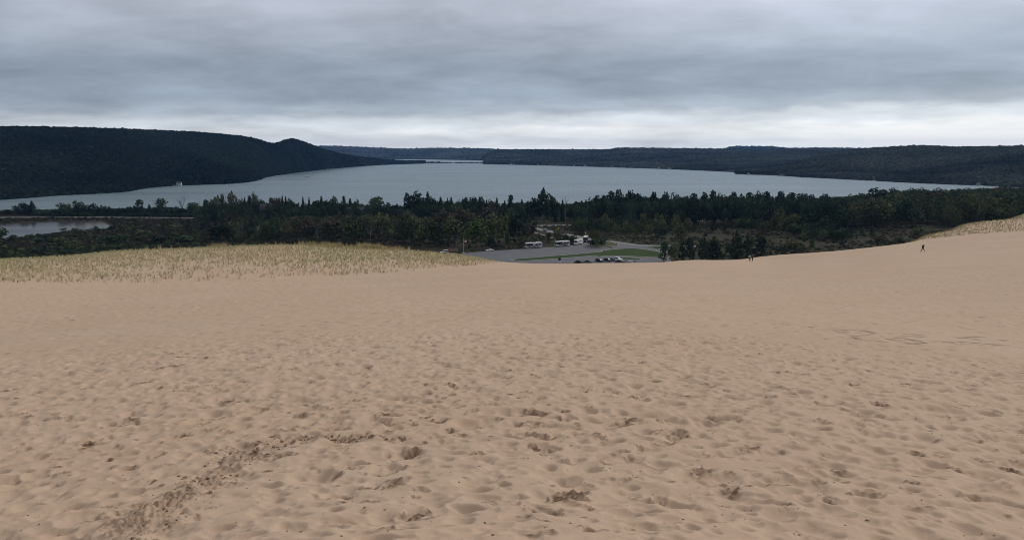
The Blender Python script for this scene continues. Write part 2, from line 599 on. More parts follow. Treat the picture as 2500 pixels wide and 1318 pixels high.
TRACK = [(290, 1310, 110), (400, 1240, 95), (480, 1185, 85), (560, 1125, 70), (650, 1085, 30), (760, 1064, 13), (880, 1063, 9), (980, 1068, 14)]
CLODS = []
tp = np.array(TRACK, float)
for k in range(430):
    t = random.random() ** 0.95 * (len(TRACK) - 1.001)
    i = int(t)
    c = tp[i] * (1 - t + i) + tp[i + 1] * (t - i)
    off = random.gauss(0, 0.42)
    ang = math.radians(55)
    CLODS.append((c[0] + off * c[2] * math.cos(ang) * 1.1, min(1330, c[1] + off * c[2] * math.sin(ang) * 0.75)))
hx, hy = hit([c[0] for c in CLODS], [c[1] for c in CLODS])
CLOD_XY = list(zip(hx, hy))
for i in range(len(TRACK) - 1):                               # the churned band itself, faintly damp
    for t in np.arange(0, 1, 0.05):
        c = tp[i] * (1 - t) + tp[i + 1] * t
        (x,), (y,) = hit(c[0], c[1])
        fresh(x, y, c[2] / 240.0 + 0.05, 0.17, 0.003, 0.007)
for x, y in CLOD_XY[::2]:
    fresh(x, y, random.uniform(0.06, 0.24), random.uniform(0.3, 0.75), 0.008, 0.009)

TRAILS = [[(150, 905), (420, 862), (760, 842), (1000, 800), (1250, 762), (1500, 722), (1620, 690)], [(60, 760), (350, 752), (700, 745), (1100, 722), (1300, 705)], [(1100, 900), (1400, 850), (1800, 830), (2030, 800)],
          [(0, 812), (300, 800), (600, 790), (900, 770)], [(1100, 690), (1350, 676), (1600, 668), (1750, 662)], [(0, 735), (400, 728), (800, 722)]]
for tr in TRAILS:                                              # lines of footprints climbing the slope
    lx, ly = hit([p[0] for p in tr], [p[1] for p in tr])
    side = 1
    for k in range(len(tr) - 1):
        L = math.hypot(lx[k + 1] - lx[k], ly[k + 1] - ly[k])
        ux, uy = (lx[k + 1] - lx[k]) / L, (ly[k + 1] - ly[k]) / L
        for d in np.arange(0, L, 0.72):
            side = -side
            x = lx[k] + ux * d - uy * side * 0.14 + random.gauss(0, .12)
            y = ly[k] + uy * d + ux * side * 0.14 + random.gauss(0, .12)
            r = math.hypot(x, y)
            fresh(x, y, 0.16 + max(0, r - 30) * 0.0014, random.uniform(0.05, 0.5), 0.06)

# loops scratched into the sand on the slope to the right
LOOPS = [[(2035, 806), (2070, 804), (2110, 806), (2140, 813), (2110, 815), (2070, 812), (2040, 809)],
         [(2035, 807), (2080, 812), (2130, 815), (2142, 814)], [(2100, 806), (2150, 815)],
         [(2168, 812), (2215, 814), (2260, 819)], [(2168, 818), (2210, 820), (2255, 822)],
         [(2080, 821), (2110, 819), (2160, 821), (2210, 826), (2258, 835), (2240, 838), (2190, 836), (2140, 832), (2100, 828), (2080, 823)],
         [(2120, 824), (2170, 827), (2230, 831)],
         [(2325, 823), (2380, 824), (2440, 829), (2500, 834), (2560, 838)], [(2325, 823), (2390, 828), (2450, 836), (2510, 843)],
         [(2290, 833), (2350, 833), (2420, 838), (2500, 846), (2560, 850)], [(2300, 834), (2370, 840), (2440, 844), (2500, 849), (2540, 853)],
         [(2360, 821), (2410, 822)]]
for lp in LOOPS:
    lx, ly = hit([p[0] for p in lp], [p[1] for p in lp])
    for k in range(len(lp) - 1):
        L = math.hypot(lx[k + 1] - lx[k], ly[k + 1] - ly[k])
        for t in np.arange(0, 1, 0.10 / max(L, 0.1)):
            x, y = lx[k] + (lx[k + 1] - lx[k]) * t + random.gauss(0, .02), ly[k] + (ly[k + 1] - ly[k]) * t + random.gauss(0, .02)
            wid, amt = random.uniform(0.10, 0.24), random.uniform(0.25, 0.9)
            for R in (near, far):
                w = R.window(x, y, 0.36)
                if w is None:
                    continue
                sl_, a, b = w
                q = np.hypot(a, b) / wid
                R.damp[sl_] = np.maximum(R.damp[sl_], amt * (1 - smooth(0.3, 1.25, q)))
                R.h[sl_] = np.minimum(R.h[sl_], -0.05 * (1 - smooth(0.4, 1.1, q)) + R.h[sl_] * smooth(0.4, 1.1, q))


def relief(x, y):
    r = np.hypot(x, y)
    k = smooth(34, 44, r)
    inside = (np.abs(x) < 33) & (y > 2.5) & (y < 51)
    k = np.where(inside, k, 1.0)
    hn, hf = near.sample(near.h, x, y), far.sample(far.h, x, y)
    dn, df = near.sample(near.damp, x, y), far.sample(far.damp, x, y)
    out = (y < 25) & ~inside
    hf, df = np.where(out, 0, hf), np.where(out, 0, df)
    return hn * (1 - k) + hf * k, dn * (1 - k) + df * k


rows = [0.4]
while rows[-1] < 470:
    r = rows[-1]
    drop = np.interp(r, [p[0] for p in NEAR], [p[1] for p in NEAR])
    st = 0.15 if r < 7.5 else max(0.02, min(0.75, r * r / (drop * 803) * 0.85))
    rows.append(r + (st if r < 330 else 4.0))
rows = np.array(rows)
azf = np.radians(np.concatenate([np.arange(-180, -38, 3.0), np.arange(-38, 38, 0.088), np.arange(38, 181, 3.0)]))
A, R_ = np.meshgrid(azf, rows)
X, Y = R_ * np.sin(A), R_ * np.cos(A)
rel, dmp = relief(X, Y)
Z = dune(X, Y) + np.where(np.abs(A) < 0.8, rel, 0)
dune_me = mesh_np('sand_dune', np.stack([X.ravel(), Y.ravel(), Z.ravel()], 1), grid_faces(*X.shape), True)
at = dune_me.attributes.new('damp', 'FLOAT', 'POINT')
at.data.foreach_set('value', np.clip(dmp, 0, 1).ravel().astype(np.float32))

m, t, b = new_mat('dune_sand')
tcn = N(t, 'ShaderNodeTexCoord')
av = N(t, 'ShaderNodeAttribute', attribute_name='damp')
big = noise(t, tcn.outputs['Object'], 0.10, 4)
mid = noise(t, tcn.outputs['Object'], 2.2, 4)
fine = noise(t, tcn.outputs['Object'], 60.0, 3, 0.7)
dry = ramp(t, big, [(0.3, (0.490, 0.335, 0.224)), (0.7, (0.522, 0.372, 0.258))])
dry = mixc(t, 0.24, dry, ramp(t, mid, [(0.3, (0.40, 0.265, 0.18)), (0.7, (0.60, 0.47, 0.33))]))
dry = mixc(t, 0.10, dry, ramp(t, fine, [(0.35, (0.25, 0.18, 0.13)), (0.65, (0.7, 0.58, 0.45))]))
wet = ramp(t, fine, [(0.3, (0.080, 0.040, 0.022)), (0.7, (0.135, 0.074, 0.042))])
t.links.new(mixc(t, av.outputs['Fac'], dry, wet), b.inputs['Base Color'])
b.inputs['Roughness'].default_value = 0.95
b.inputs['Specular IOR Level'].default_value = 0.1
bp = N(t, 'ShaderNodeBump')
bp.inputs['Strength'].default_value = 0.35
bp.inputs['Distance'].default_value = 0.02
t.links.new(noise(t, tcn.outputs['Object'], 9.0, 6, 0.65), bp.inputs['Height'])
t.links.new(bp.outputs[0], b.inputs['Normal'])
M_SAND = m
tag(link('sand_dune', dune_me, m), 'long pale sand slope pocked with old footprints, falling to the valley', 'dune', kind='structure')

# lumps of damp sand thrown up along the churned track
def lump(seed, sub=1):
    import bmesh
    bm = bmesh.new()
    bmesh.ops.create_icosphere(bm, subdivisions=sub, radius=1)
    g = random.Random(seed)
    for v in bm.verts:
        v.co *= g.uniform(0.7, 1.2)
    me = bpy.data.meshes.new('lump')
    bm.to_mesh(me)
    bm.free()
    return me


M_CLOD = plain('damp_sand', (0.22, 0.145, 0.092), 0.95, 0.3, 40)
pts, sc = [], []
for x, y in CLOD_XY:
    s_ = 0.006 + 0.030 * random.random() ** 4
    h, _ = relief(np.array([x]), np.array([y]))
    pts.append((x, y, float(dune(x, y)) + float(h[0]) + s_ * 0.3))
    sc.append((s_ * random.uniform(0.8, 1.7), s_ * random.uniform(0.8, 1.5), s_ * 0.8))
cx_, cy_ = hit(rng.uniform(-20, 2520, 650), 1330 - 420 * rng.random(650) ** 0.8)      # loose crumbs lying about
hc, _ = relief(cx_, cy_)
zc_ = dune(cx_, cy_) + hc
for x, y, z in zip(cx_, cy_, zc_):
    s_ = 0.005 + 0.010 * random.random() ** 3
    pts.append((x, y, z + s_ * 0.2))
    sc.append((s_ * random.uniform(0.8, 2.2), s_ * random.uniform(0.8, 1.6), s_ * 0.8))
n = len(pts)
scatter('sand_clods', pts, sc, rng.uniform(0, 6, n), rng.integers(0, 2, n), [template('clod', lump(1), M_CLOD), template('clod', lump(2), M_CLOD)], np.ones((n, 3)) * 0.2)['label'] = 'small lumps of darker damp sand scattered over the slope'

# ------------------------------------------------------------------ valley floor, lake, pond
NEAR_SHORE = [(-900, 532), (-300, 528), (0, 524), (250, 519), (450, 515), (700, 511), (1000, 508), (1300, 506), (1600, 503), (1900, 494), (2050, 484),
              (2200, 473), (2400, 463), (2520, 459), (2700, 452), (3400, 440)]
sx, sy = at_z([p[0] for p in NEAR_SHORE], [p[1] for p in NEAR_SHORE], 0.0)
SH_A, SH_R = np.arctan2(sx, sy), np.hypot(sx, sy)


def shore_r(a):
    return np.interp(a, SH_A, SH_R) + 6 * vnoise(np.asarray(a) * 60, np.zeros_like(np.asarray(a, float)), 80)


POND_PX = [(4, 549), (60, 543), (150, 541), (250, 541), (270, 551), (258, 560), (215, 563), (160, 565), (110, 574), (35, 582), (-60, 590), (-260, 596), (-300, 575), (-60, 552)]
POND_Z = 1.5
pond_xy = np.stack(at_z([p[0] for p in POND_PX], [p[1] for p in POND_PX], POND_Z), 1)


def in_poly(x, y, poly):
    c = np.zeros(np.shape(x), bool)
    for (ax, ay), (bx, by) in zip(poly, np.roll(poly, -1, 0)):
        if ay == by:
            continue
        k = ((ay > y) != (by > y)) & (x < (bx - ax) * (y - ay) / (by - ay) + ax)
        c ^= k
    return c


def seg_dist(x, y, poly, closed=True):
    d = np.full(np.shape(x), 1e9)
    P = list(map(tuple, poly))
    for (ax, ay), (bx, by) in zip(P, P[1:] + ([P[0]] if closed else [])):
        L = (bx - ax) ** 2 + (by - ay) ** 2 + 1e-9
        t = np.clip(((x - ax) * (bx - ax) + (y - ay) * (by - ay)) / L, 0, 1)
        d = np.minimum(d, np.hypot(x - ax - t * (bx - ax), y - ay - t * (by - ay)))
    return d


AZ_L0, AZ_L1 = float(ray(430, 600)[0]), float(ray(950, 600)[0])
AZ_R0, AZ_R1 = float(ray(1950, 600)[0]), float(ray(2350, 600)[0])


def ground(x, y):
    x, y = np.asarray(x, float), np.asarray(y, float)
    r, a = np.hypot(x, y), np.arctan2(x, y)
    zr = np.interp(r, [0, 522, 700, 780, 900], [7, 7, 4, 2.6, 2.2])
    zl = np.interp(r, [0, 380, 540, 900], [5.5, 5.0, 2.3, 2.2])
    k = smooth(AZ_L0, AZ_L1, a)
    z = zl * (1 - k) + zr * k
    z = z + 6 * smooth(AZ_R0, AZ_R1, a) * smooth(520, 640, r) * (1 - smooth(900, 1250, r))
    pd = seg_dist(x, y, pond_xy)
    ins = in_poly(x, y, pond_xy)
    z = np.where(ins, np.minimum(z, POND_Z - 0.04 * np.minimum(pd, 12)), np.where(pd < 14, np.minimum(z, POND_Z + 0.09 * pd), z))
    s = r - (shore_r(a) - 12)
    return np.where(s > 0, np.maximum(z - 0.16 * s, -4), z)


def at_ground(px, py):
    px, py = np.atleast_1d(np.asarray(px, float)), np.atleast_1d(np.asarray(py, float))
    z = np.full(len(px), 5.0)
    for _ in range(8):
        x, y = at_z(px, py, z)
        z = ground(x, y)
    return x, y, z


azg, rg = np.radians(np.arange(-58, 58.01, 0.25)), np.concatenate([np.arange(120, 900, 4.0), np.arange(900, 1600, 8.0)])
A, R_ = np.meshgrid(azg, rg)
X, Y = R_ * np.sin(A), R_ * np.cos(A)
Z = ground(X, Y)
me = mesh_np('ground', np.stack([X.ravel(), Y.ravel(), Z.ravel()], 1), grid_faces(*X.shape), True)
m, t, b = new_mat('heath_ground')
tcn = N(t, 'ShaderNodeTexCoord')
n1, n2 = noise(t, tcn.outputs['Object'], 0.035, 5, 0.6), noise(t, tcn.outputs['Object'], 0.25, 5, 0.65)
c1 = ramp(t, n1, [(0.35, (0.034, 0.030, 0.020)), (0.5, (0.044, 0.043, 0.024)), (0.65, (0.044, 0.050, 0.026))])
c2 = ramp(t, n2, [(0.38, (0.024, 0.020, 0.015)), (0.62, (0.066, 0.055, 0.036))])
t.links.new(mixc(t, 0.55, c1, c2), b.inputs['Base Color'])
b.inputs['Roughness'].default_value = 1.0
b.inputs['Specular IOR Level'].default_value = 0.05
tag(link('ground', me, m), 'brown heath and marsh floor between the dune and the lake', 'ground', kind='structure')

# lake
azl, rl = np.radians(np.arange(-62, 62.01, 1.0)), np.concatenate([np.arange(560, 2000, 60.0), np.arange(2000, 10600, 300.0)])
A, R_ = np.meshgrid(azl, rl)
me = mesh_np('lake', np.stack([(R_ * np.sin(A)).ravel(), (R_ * np.cos(A)).ravel(), np.zeros(A.size)], 1), grid_faces(*A.shape), True)
m, t, b = new_mat('lake_water')
tcn = N(t, 'ShaderNodeTexCoord')
mp = N(t, 'ShaderNodeMapping')
mp.inputs['Scale'].default_value = (0.0016, 0.006, 1)
mp.inputs['Rotation'].default_value = (0, 0, 0.1)
t.links.new(tcn.outputs['Object'], mp.inputs[0])
cat = noise(t, mp.outputs[0], 1.0, 5, 0.55)
t.links.new(ramp(t, cat, [(0.35, (0.076, 0.134, 0.148)), (0.65, (0.088, 0.150, 0.164))]), b.inputs['Base Color'])
t.links.new(ramp(t, cat, [(0.3, (0.22,) * 3), (0.7, (0.34,) * 3)]), b.inputs['Roughness'])
b.inputs['IOR'].default_value = 1.333
wv = N(t, 'ShaderNodeBump')
wv.inputs['Strength'].default_value = 0.12
wv.inputs['Distance'].default_value = 0.6
t.links.new(noise(t, tcn.outputs['Object'], 0.35, 3, 0.6), wv.inputs['Height'])
t.links.new(wv.outputs[0], b.inputs['Normal'])
M_LAKE = m
tag(link('lake', me, m), 'wide grey blue lake stretching away between wooded hills', 'lake', kind='structure')

# pond in the marsh
pv = [(x, y, POND_Z) for x, y in pond_xy]
pm = MB().add(pv, [tuple(range(len(pv)))])
m, t, b = new_mat('pond_water')
tcn = N(t, 'ShaderNodeTexCoord')
t.links.new(ramp(t, noise(t, tcn.outputs['Object'], 0.012, 3), [(0.42, (0.030, 0.032, 0.032)), (0.6, (0.060, 0.054, 0.050))]), b.inputs['Base Color'])
t.links.new(ramp(t, noise(t, tcn.outputs['Object'], 0.012, 2), [(0.4, (0.11,) * 3), (0.65, (0.17,) * 3)]), b.inputs['Roughness'])
b.inputs['IOR'].default_value = 1.333
pm.v = [(x, y, z) for x, y, z in pm.v]
po = pm.obj('pond_water', m)
if po.data.polygons[0].normal.z < 0:
    po.data.flip_normals()
tag(po, 'still shallow pond at the marsh edge reflecting the shoreline trees', 'pond', kind='structure')

# ------------------------------------------------------------------ far hills
FOREST_P, FOREST_S, FOREST_R, FOREST_T = [], [], [], []


def hill(name, shore, ridge, label, back=900.0, bulge=0.75, crown=8.0, density=1.0, step=14.0, tone=(0.030, 0.040, 0.026), seed=0, base=1.5, rough=0.05, treed=True, shore_tree=1.0):
    """Wooded hill between a traced shoreline (photo pixels on the water) and a ridge (pixel, distance)."""
    p0, p1 = shore[0][0], shore[-1][0]
    px = np.arange(p0, p1 + 1, step)
    spy = pchip([p[0] for p in shore], [p[1] for p in shore], px)
    sx, sy = at_z(px, spy, 0.0)
    rpy = pchip([p[0] for p in ridge], [p[1] for p in ridge], px)
    rd = pchip([p[0] for p in ridge], [p[2] for p in ridge], px)
    rx, ry, rz = at_d(px, rpy, np.maximum(rd, np.hypot(sx, sy) + 60))
    rz = np.maximum(rz - crown * 0.75, 2.0)
    T = np.concatenate([np.linspace(0, 1, 34), 1 + np.linspace(0.05, 1, 8)])
    tt = np.minimum(T, 1)[:, None]
    bx, by = rx / np.hypot(rx, ry) * back, ry / np.hypot(rx, ry) * back
    over = np.maximum(T - 1, 0)[:, None]
    X = sx + (rx - sx) * tt + bx * over
    Y = sy + (ry - sy) * tt + by * over
    prof = smooth(0, 1, tt) * bulge + tt ** 0.8 * (1 - bulge)
    und = fbm(X * 0.0035 + seed, Y * 0.0035, 4, 90 + seed) * rz * rough * 4 * tt * (1 - tt) * 2.2
    Z = base * np.minimum(1, tt * 30) - 0.6 * (tt == 0) + (rz - base) * prof + und - over * (rz * 0.5)
    me = mesh_np(name, np.stack([X.ravel(), Y.ravel(), Z.ravel()], 1), grid_faces(*X.shape), True)
    o = link(name, me, M_FLOOR)
    tag(o, label, 'hill', kind='structure')
    if not treed:
        return X, Y, Z
    # canopy: crowns over the cells that face the camera
    nr, nc = X.shape
    for j in range(nr - 1):
        if T[j] > 1.15:
            break
        w = np.hypot(X[j, 1:] - X[j, :-1], Y[j, 1:] - Y[j, :-1])
        h = np.hypot(X[j + 1, :-1] - X[j, :-1], Y[j + 1, :-1] - Y[j, :-1])
        dist = np.hypot(X[j, :-1], Y[j, :-1])
        c = crown * np.clip(dist / 2600, 0.9, 2.6)
        cnt = rng.poisson(np.clip(density * w * h / (c * c * 0.62), 0, 4000))
        i = np.repeat(np.arange(nc - 1), cnt)
        if not len(i):
            continue
        u, v = rng.random(len(i)), rng.random(len(i))
        x = (X[j, i] * (1 - u) + X[j, i + 1] * u) * (1 - v) + (X[j + 1, i] * (1 - u) + X[j + 1, i + 1] * u) * v
        y = (Y[j, i] * (1 - u) + Y[j, i + 1] * u) * (1 - v) + (Y[j + 1, i] * (1 - u) + Y[j + 1, i + 1] * u) * v
        z = (Z[j, i] * (1 - u) + Z[j, i + 1] * u) * (1 - v) + (Z[j + 1, i] * (1 - u) + Z[j + 1, i + 1] * u) * v
        s = c[i] * rng.uniform(0.42, 0.70, len(i))
        tall = rng.uniform(0.8, 1.12, len(i)) * (1 + 0.28 * (rng.random(len(i)) < 0.06))
        if j == 0:
            tall *= shore_tree
        FOREST_P.append(np.stack([x, y, z - 0.15 * s], 1))
        FOREST_S.append(np.stack([s, s, s * tall], 1))
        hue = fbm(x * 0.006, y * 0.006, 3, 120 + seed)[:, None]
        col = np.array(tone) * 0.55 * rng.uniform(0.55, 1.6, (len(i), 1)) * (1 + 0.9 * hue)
        odd = rng.random((len(i), 1))
        col = np.where(odd < 0.03, col * np.array([1.7, 1.0, 0.8]), col)
        col = np.where((odd > 0.05) & (odd < 0.13), col * np.array([1.3, 1.25, 0.9]), col)
        FOREST_T.append(col)
    return X, Y, Z


M_FLOOR = plain('forest_floor', (0.022, 0.026, 0.018), 1.0, 0.4, 0.02, 0.05)

left_shore = [(-700, 506), (-300, 497), (0, 488), (140, 478), (300, 469), (360, 459), (450, 453), (560, 449), (622, 442), (640, 435), (700, 425), (800, 413), (900, 405), (985, 401), (1040, 399.5)]
left_ridge = [(-700, 312, 1900), (-300, 306, 1950), (0, 304, 2000), (150, 306, 2050), (300, 311, 2150), (450, 317, 2300), (580, 328, 2500), (630, 337, 2550), (668, 347.5, 2600), (690, 341, 2650),
              (713, 335.5, 2700), (740, 343, 2750), (790, 362, 2900), (850, 377, 3200), (900, 385, 3600), (960, 391, 4000), (1040, 397, 4300)]
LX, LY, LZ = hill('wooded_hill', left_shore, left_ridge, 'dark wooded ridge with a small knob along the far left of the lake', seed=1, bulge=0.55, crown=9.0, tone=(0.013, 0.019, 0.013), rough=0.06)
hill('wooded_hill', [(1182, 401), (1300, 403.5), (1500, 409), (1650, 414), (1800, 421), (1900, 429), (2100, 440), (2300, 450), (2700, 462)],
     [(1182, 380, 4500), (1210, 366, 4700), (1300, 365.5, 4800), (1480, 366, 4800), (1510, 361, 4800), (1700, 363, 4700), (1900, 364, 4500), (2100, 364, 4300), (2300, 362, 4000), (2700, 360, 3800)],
     'long low wooded hill along the far right shore beyond the open lake', seed=2, bulge=0.6, crown=9.0, density=0.9, tone=(0.055, 0.064, 0.060), rough=0.05)  # foliage colour lightened in place of thicker haze
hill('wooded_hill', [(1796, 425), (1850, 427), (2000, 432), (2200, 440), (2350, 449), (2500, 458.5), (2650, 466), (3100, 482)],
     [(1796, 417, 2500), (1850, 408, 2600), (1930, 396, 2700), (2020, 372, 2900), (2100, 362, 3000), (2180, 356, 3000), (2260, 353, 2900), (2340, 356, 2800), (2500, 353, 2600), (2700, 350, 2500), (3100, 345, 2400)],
     'nearer wooded hill rising above the right shore of the lake', seed=3, bulge=0.45, crown=9.0, tone=(0.052, 0.060, 0.050), rough=0.06)  # some haze put into this foliage colour as well
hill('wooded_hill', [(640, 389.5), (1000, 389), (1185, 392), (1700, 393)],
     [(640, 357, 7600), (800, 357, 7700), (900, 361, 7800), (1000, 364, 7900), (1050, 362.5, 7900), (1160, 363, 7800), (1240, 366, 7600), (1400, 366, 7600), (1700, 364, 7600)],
     'hazy blue hill closing off the far end of the lake', seed=4, bulge=0.6, crown=9.0, density=0.8, tone=(0.066, 0.080, 0.078), rough=0.04)  # pale bluish foliage carries part of the haze
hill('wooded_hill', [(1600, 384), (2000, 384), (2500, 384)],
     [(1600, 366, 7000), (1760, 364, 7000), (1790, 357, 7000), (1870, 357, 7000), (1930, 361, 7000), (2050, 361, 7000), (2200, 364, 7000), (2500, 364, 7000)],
     'flat topped distant hill just showing over the right shore', seed=5, bulge=0.6, crown=9.0, density=0.6, tone=(0.066, 0.080, 0.078), rough=0.03)  # haze partly painted into the pale foliage tone

# causeway across the narrows, with a gap that the bridge spans
def causeway(p0, p1):
    pxs = np.linspace(p0, p1, 24)
    X0, Y0 = at_z(pxs, np.full(24, 398.6), 0.0)
    a = np.arctan2(X0, Y0)
    d = np.hypot(X0, Y0)
    prof = [(-14, -1.0), (-9, 1.2), (9, 1.2), (14, -1.0)]
    V = np.array([[((di + o_) * math.sin(ai), (di + o_) * math.cos(ai), z) for o_, z in prof] for ai, di in zip(a, d)])
    V = V.transpose(1, 0, 2)
    o = link('causeway', mesh_np('causeway', V.reshape(-1, 3), grid_faces(4, 24), False), M_FLOOR)
    for k in range(int((p1 - p0) * 1.3)):
        q = random.uniform(p0, p1)
        ai, di = np.interp(q, pxs, a), np.interp(q, pxs, d) + random.uniform(-7, 7)
        s = random.uniform(2.2, 4.5) * (1.5 if q < 1075 and random.random() < 0.5 else 0.8)
        FOREST_P.append(np.array([[di * math.sin(ai), di * math.cos(ai), 1.4]]))
        FOREST_S.append(np.array([[s, s, s * random.uniform(0.6, 1.6)]]))
        FOREST_T.append(np.array([[0.03, 0.035, 0.026]]))
    return o


tag(causeway(985, 1101), 'low tree lined causeway reaching out from the left shore across the narrows', 'causeway', kind='structure')
tag(causeway(1109, 1200), 'low tree lined causeway reaching out from the right shore across the narrows', 'causeway', kind='structure')

# canopy crown templates
def canopy_lump(seed):
    import bmesh
    bm = bmesh.new()
    bmesh.ops.create_icosphere(bm, subdivisions=2, radius=1)
    g = random.Random(seed)
    off = [Vector((g.gauss(0, 1), g.gauss(0, 1), abs(g.gauss(0, .8)))).normalized() for _ in range(7)]
    for v in bm.verts:
        k = max(v.co.normalized().dot(o) for o in off)
        v.co *= 0.72 + 0.35 * max(0, k) ** 3 + g.uniform(-0.07, 0.07)
    me = bpy.data.meshes.new('canopy')
    bm.to_mesh(me)
    bm.free()
    return me


def leaf_material(name, source):
    m, t, b = new_mat(name)
    if source == 'tint':
        a = N(t, 'ShaderNodeAttribute', attribute_type='INSTANCER', attribute_name='tint')
        col = a.outputs['Color']
    else:
        col = N(t, 'ShaderNodeObjectInfo').outputs['Color']
    tcn = N(t, 'ShaderNodeTexCoord')
    n = noise(t, tcn.outputs['Object'], 2.5, 4, 0.7)
    v = ramp(t, n, [(0.3, (0.65, 0.65, 0.68)), (0.7, (1.3, 1.28, 1.22))])
    t.links.new(mixc(t, 1.0, col, v, 'MULTIPLY'), b.inputs['Base Color'])
    b.inputs['Roughness'].default_value = 0.85
    b.inputs['Specular IOR Level'].default_value = 0.0
    return m


M_LEAF_T, M_LEAF_O = leaf_material('forest_foliage', 'tint'), leaf_material('crown_foliage', 'object')
# cottages along the far shores (photo column, row of the foot, width and height in metres, wall colour)
SHORE_HOUSES = [(437, 451.6, 14, 9, 'pale'), (800, 413.8, 9, 6, 'tan'), (838, 410.6, 9, 6, 'grey'), (1247, 401.6, 14, 9, 'tan'), (1255, 401.8, 12, 9, 'grey'), (1313, 403.4, 13, 9, 'grey'), (1401, 405.6, 13, 8, 'tan'),
                (1428, 406.3, 12, 10, 'tan'), (1493, 408.3, 13, 8, 'grey'), (1608, 412.0, 13, 9, 'tan'), (1634, 412.9, 18, 8, 'tan'), (1827, 425.6, 10, 7, 'tan'), (1907, 428.6, 10, 7, 'grey'), (2134, 436.4, 11, 8, 'grey'),
                (2388, 451.6, 10, 7, 'grey')]
SHORE_HOUSES = [(a, b_, w * 0.62, h * 0.68, c) for a, b_, w, h, c in SHORE_HOUSES]
HOUSE_AT = [tuple(map(float, at_z(p[0], p[1], 1.2))) for p in SHORE_HOUSES]
P, Sc, T = np.concatenate(FOREST_P), np.concatenate(FOREST_S), np.concatenate(FOREST_T)
for (hx_, hy_), hp in zip(HOUSE_AT, SHORE_HOUSES):              # a clearing in front of each
    hr_, ha_ = math.hypot(hx_, hy_), math.atan2(hx_, hy_)
    pr_ = np.hypot(P[:, 0], P[:, 1])
    side = np.abs(np.arctan2(P[:, 0], P[:, 1]) - ha_) * hr_
    k = ~((side < hp[2] * 0.6 + 2) & (pr_ < hr_ + 9) & (pr_ > hr_ - 160))
    P, Sc, T = P[k], Sc[k], T[k]
n = len(P)
print('forest crowns', n)
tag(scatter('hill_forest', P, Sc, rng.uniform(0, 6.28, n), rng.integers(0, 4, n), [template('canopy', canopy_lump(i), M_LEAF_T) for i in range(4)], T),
    'unbroken dark forest covering the hills round the lake', 'forest', kind='stuff')

# ------------------------------------------------------------------ roads and car park
M_ASPHALT = plain('worn_asphalt', (0.128, 0.131, 0.134), 0.9, 0.10, 0.15, 0.2)
M_ROAD = plain('pale_road', (0.205, 0.200, 0.190), 0.9, 0.12, 0.2, 0.2)
M_KERB = plain('kerb_concrete', (0.30, 0.29, 0.27), 0.9, 0.1, 1.0)
M_PATH = plain('sandy_path', (0.24, 0.20, 0.16), 1.0, 0.2, 0.3)
M_LAWN = plain('mown_lawn', (0.046, 0.068, 0.026), 1.0, 0.25, 0.12, 0.05)
M_VERGE = plain('rough_verge', (0.085, 0.080, 0.042), 1.0, 0.3, 0.15, 0.05)
LOT_Z = 7.0


def subdivide_px(pts, step=12):
    out = []
    for (a, b), (c, d) in zip(pts, pts[1:] + pts[:1]):
        k = max(1, int(math.hypot(c - a, d - b) / step))
        out += [(a + (c - a) * i / k, b + (d - b) * i / k) for i in range(k)]
    return out


def sheet(name, pts, mat, dz, label, thick=0.0, kind='structure', kerb=None):
    pts = subdivide_px(pts)
    x, y, z = at_ground([p[0] for p in pts], [p[1] for p in pts])
    k = len(x)
    mb = MB()
    area = sum(x[i] * y[(i + 1) % k] - x[(i + 1) % k] * y[i] for i in range(k))
    order = list(range(k)) if area > 0 else list(range(k - 1, -1, -1))
    top = [(x[i], y[i], z[i] + dz) for i in order]
    mb.add(top, [tuple(range(k))])
    if thick:
        bot = [(a, b_, c - thick) for a, b_, c in top]
        b0 = len(mb.v)
        mb.v += bot
        mb.f += [(i, b0 + i, b0 + (i + 1) % k, (i + 1) % k) for i in range(k)]
    o = tag(mb.obj(name, mat), label, None, None, kind)
    if kerb:
        kb = MB()
        cx_, cy_ = np.mean(x), np.mean(y)
        P_ = np.array(top)
        for i in range(k):
            a, c = P_[i], P_[(i + 1) % k]
            e = np.array([c[0] - a[0], c[1] - a[1], 0])
            L = np.linalg.norm(e)
            if L < 0.01:
                continue
            nn = np.array([e[1], -e[0], 0]) / L * kerb
            d3 = np.array([0, 0, 0.02])
            kb.add([a + d3, c + d3, c + nn + d3, a + nn + d3, c + nn - [0, 0, 0.13], a + nn - [0, 0, 0.13]], [(1, 0, 3, 2), (2, 3, 5, 4)])
        ko = kb.obj('kerb', M_KERB, o)
    return o


def ribbon(name, pts, width, mat, dz, label):
    x, y, _ = at_ground([p[0] for p in pts], [p[1] for p in pts])
    s = np.concatenate([[0], np.cumsum(np.hypot(np.diff(x), np.diff(y)))])
    q = np.arange(0, s[-1], 3.0)
    xq, yq = pchip(s, x, q), pchip(s, y, q)
    tx, ty = np.gradient(xq), np.gradient(yq)
    L = np.hypot(tx, ty)
    nx, ny = ty / L, -tx / L
    off = np.linspace(-width / 2, width / 2, 5)
    X = xq[:, None] + nx[:, None] * off
    Y = yq[:, None] + ny[:, None] * off
    Z = ground(X, Y).max(1, keepdims=True) * np.ones_like(X) + dz - 0.02 * np.abs(off)
    o = link(name, mesh_np(name, np.stack([X.ravel(), Y.ravel(), Z.ravel()], 1), grid_faces(*X.shape)[:, ::1]), mat)
    if o.data.polygons[0].normal.z < 0:
        o.data.flip_normals()
    ROADS.append((np.stack([xq, yq], 1), width))
    return tag(o, label, None, None, 'structure')


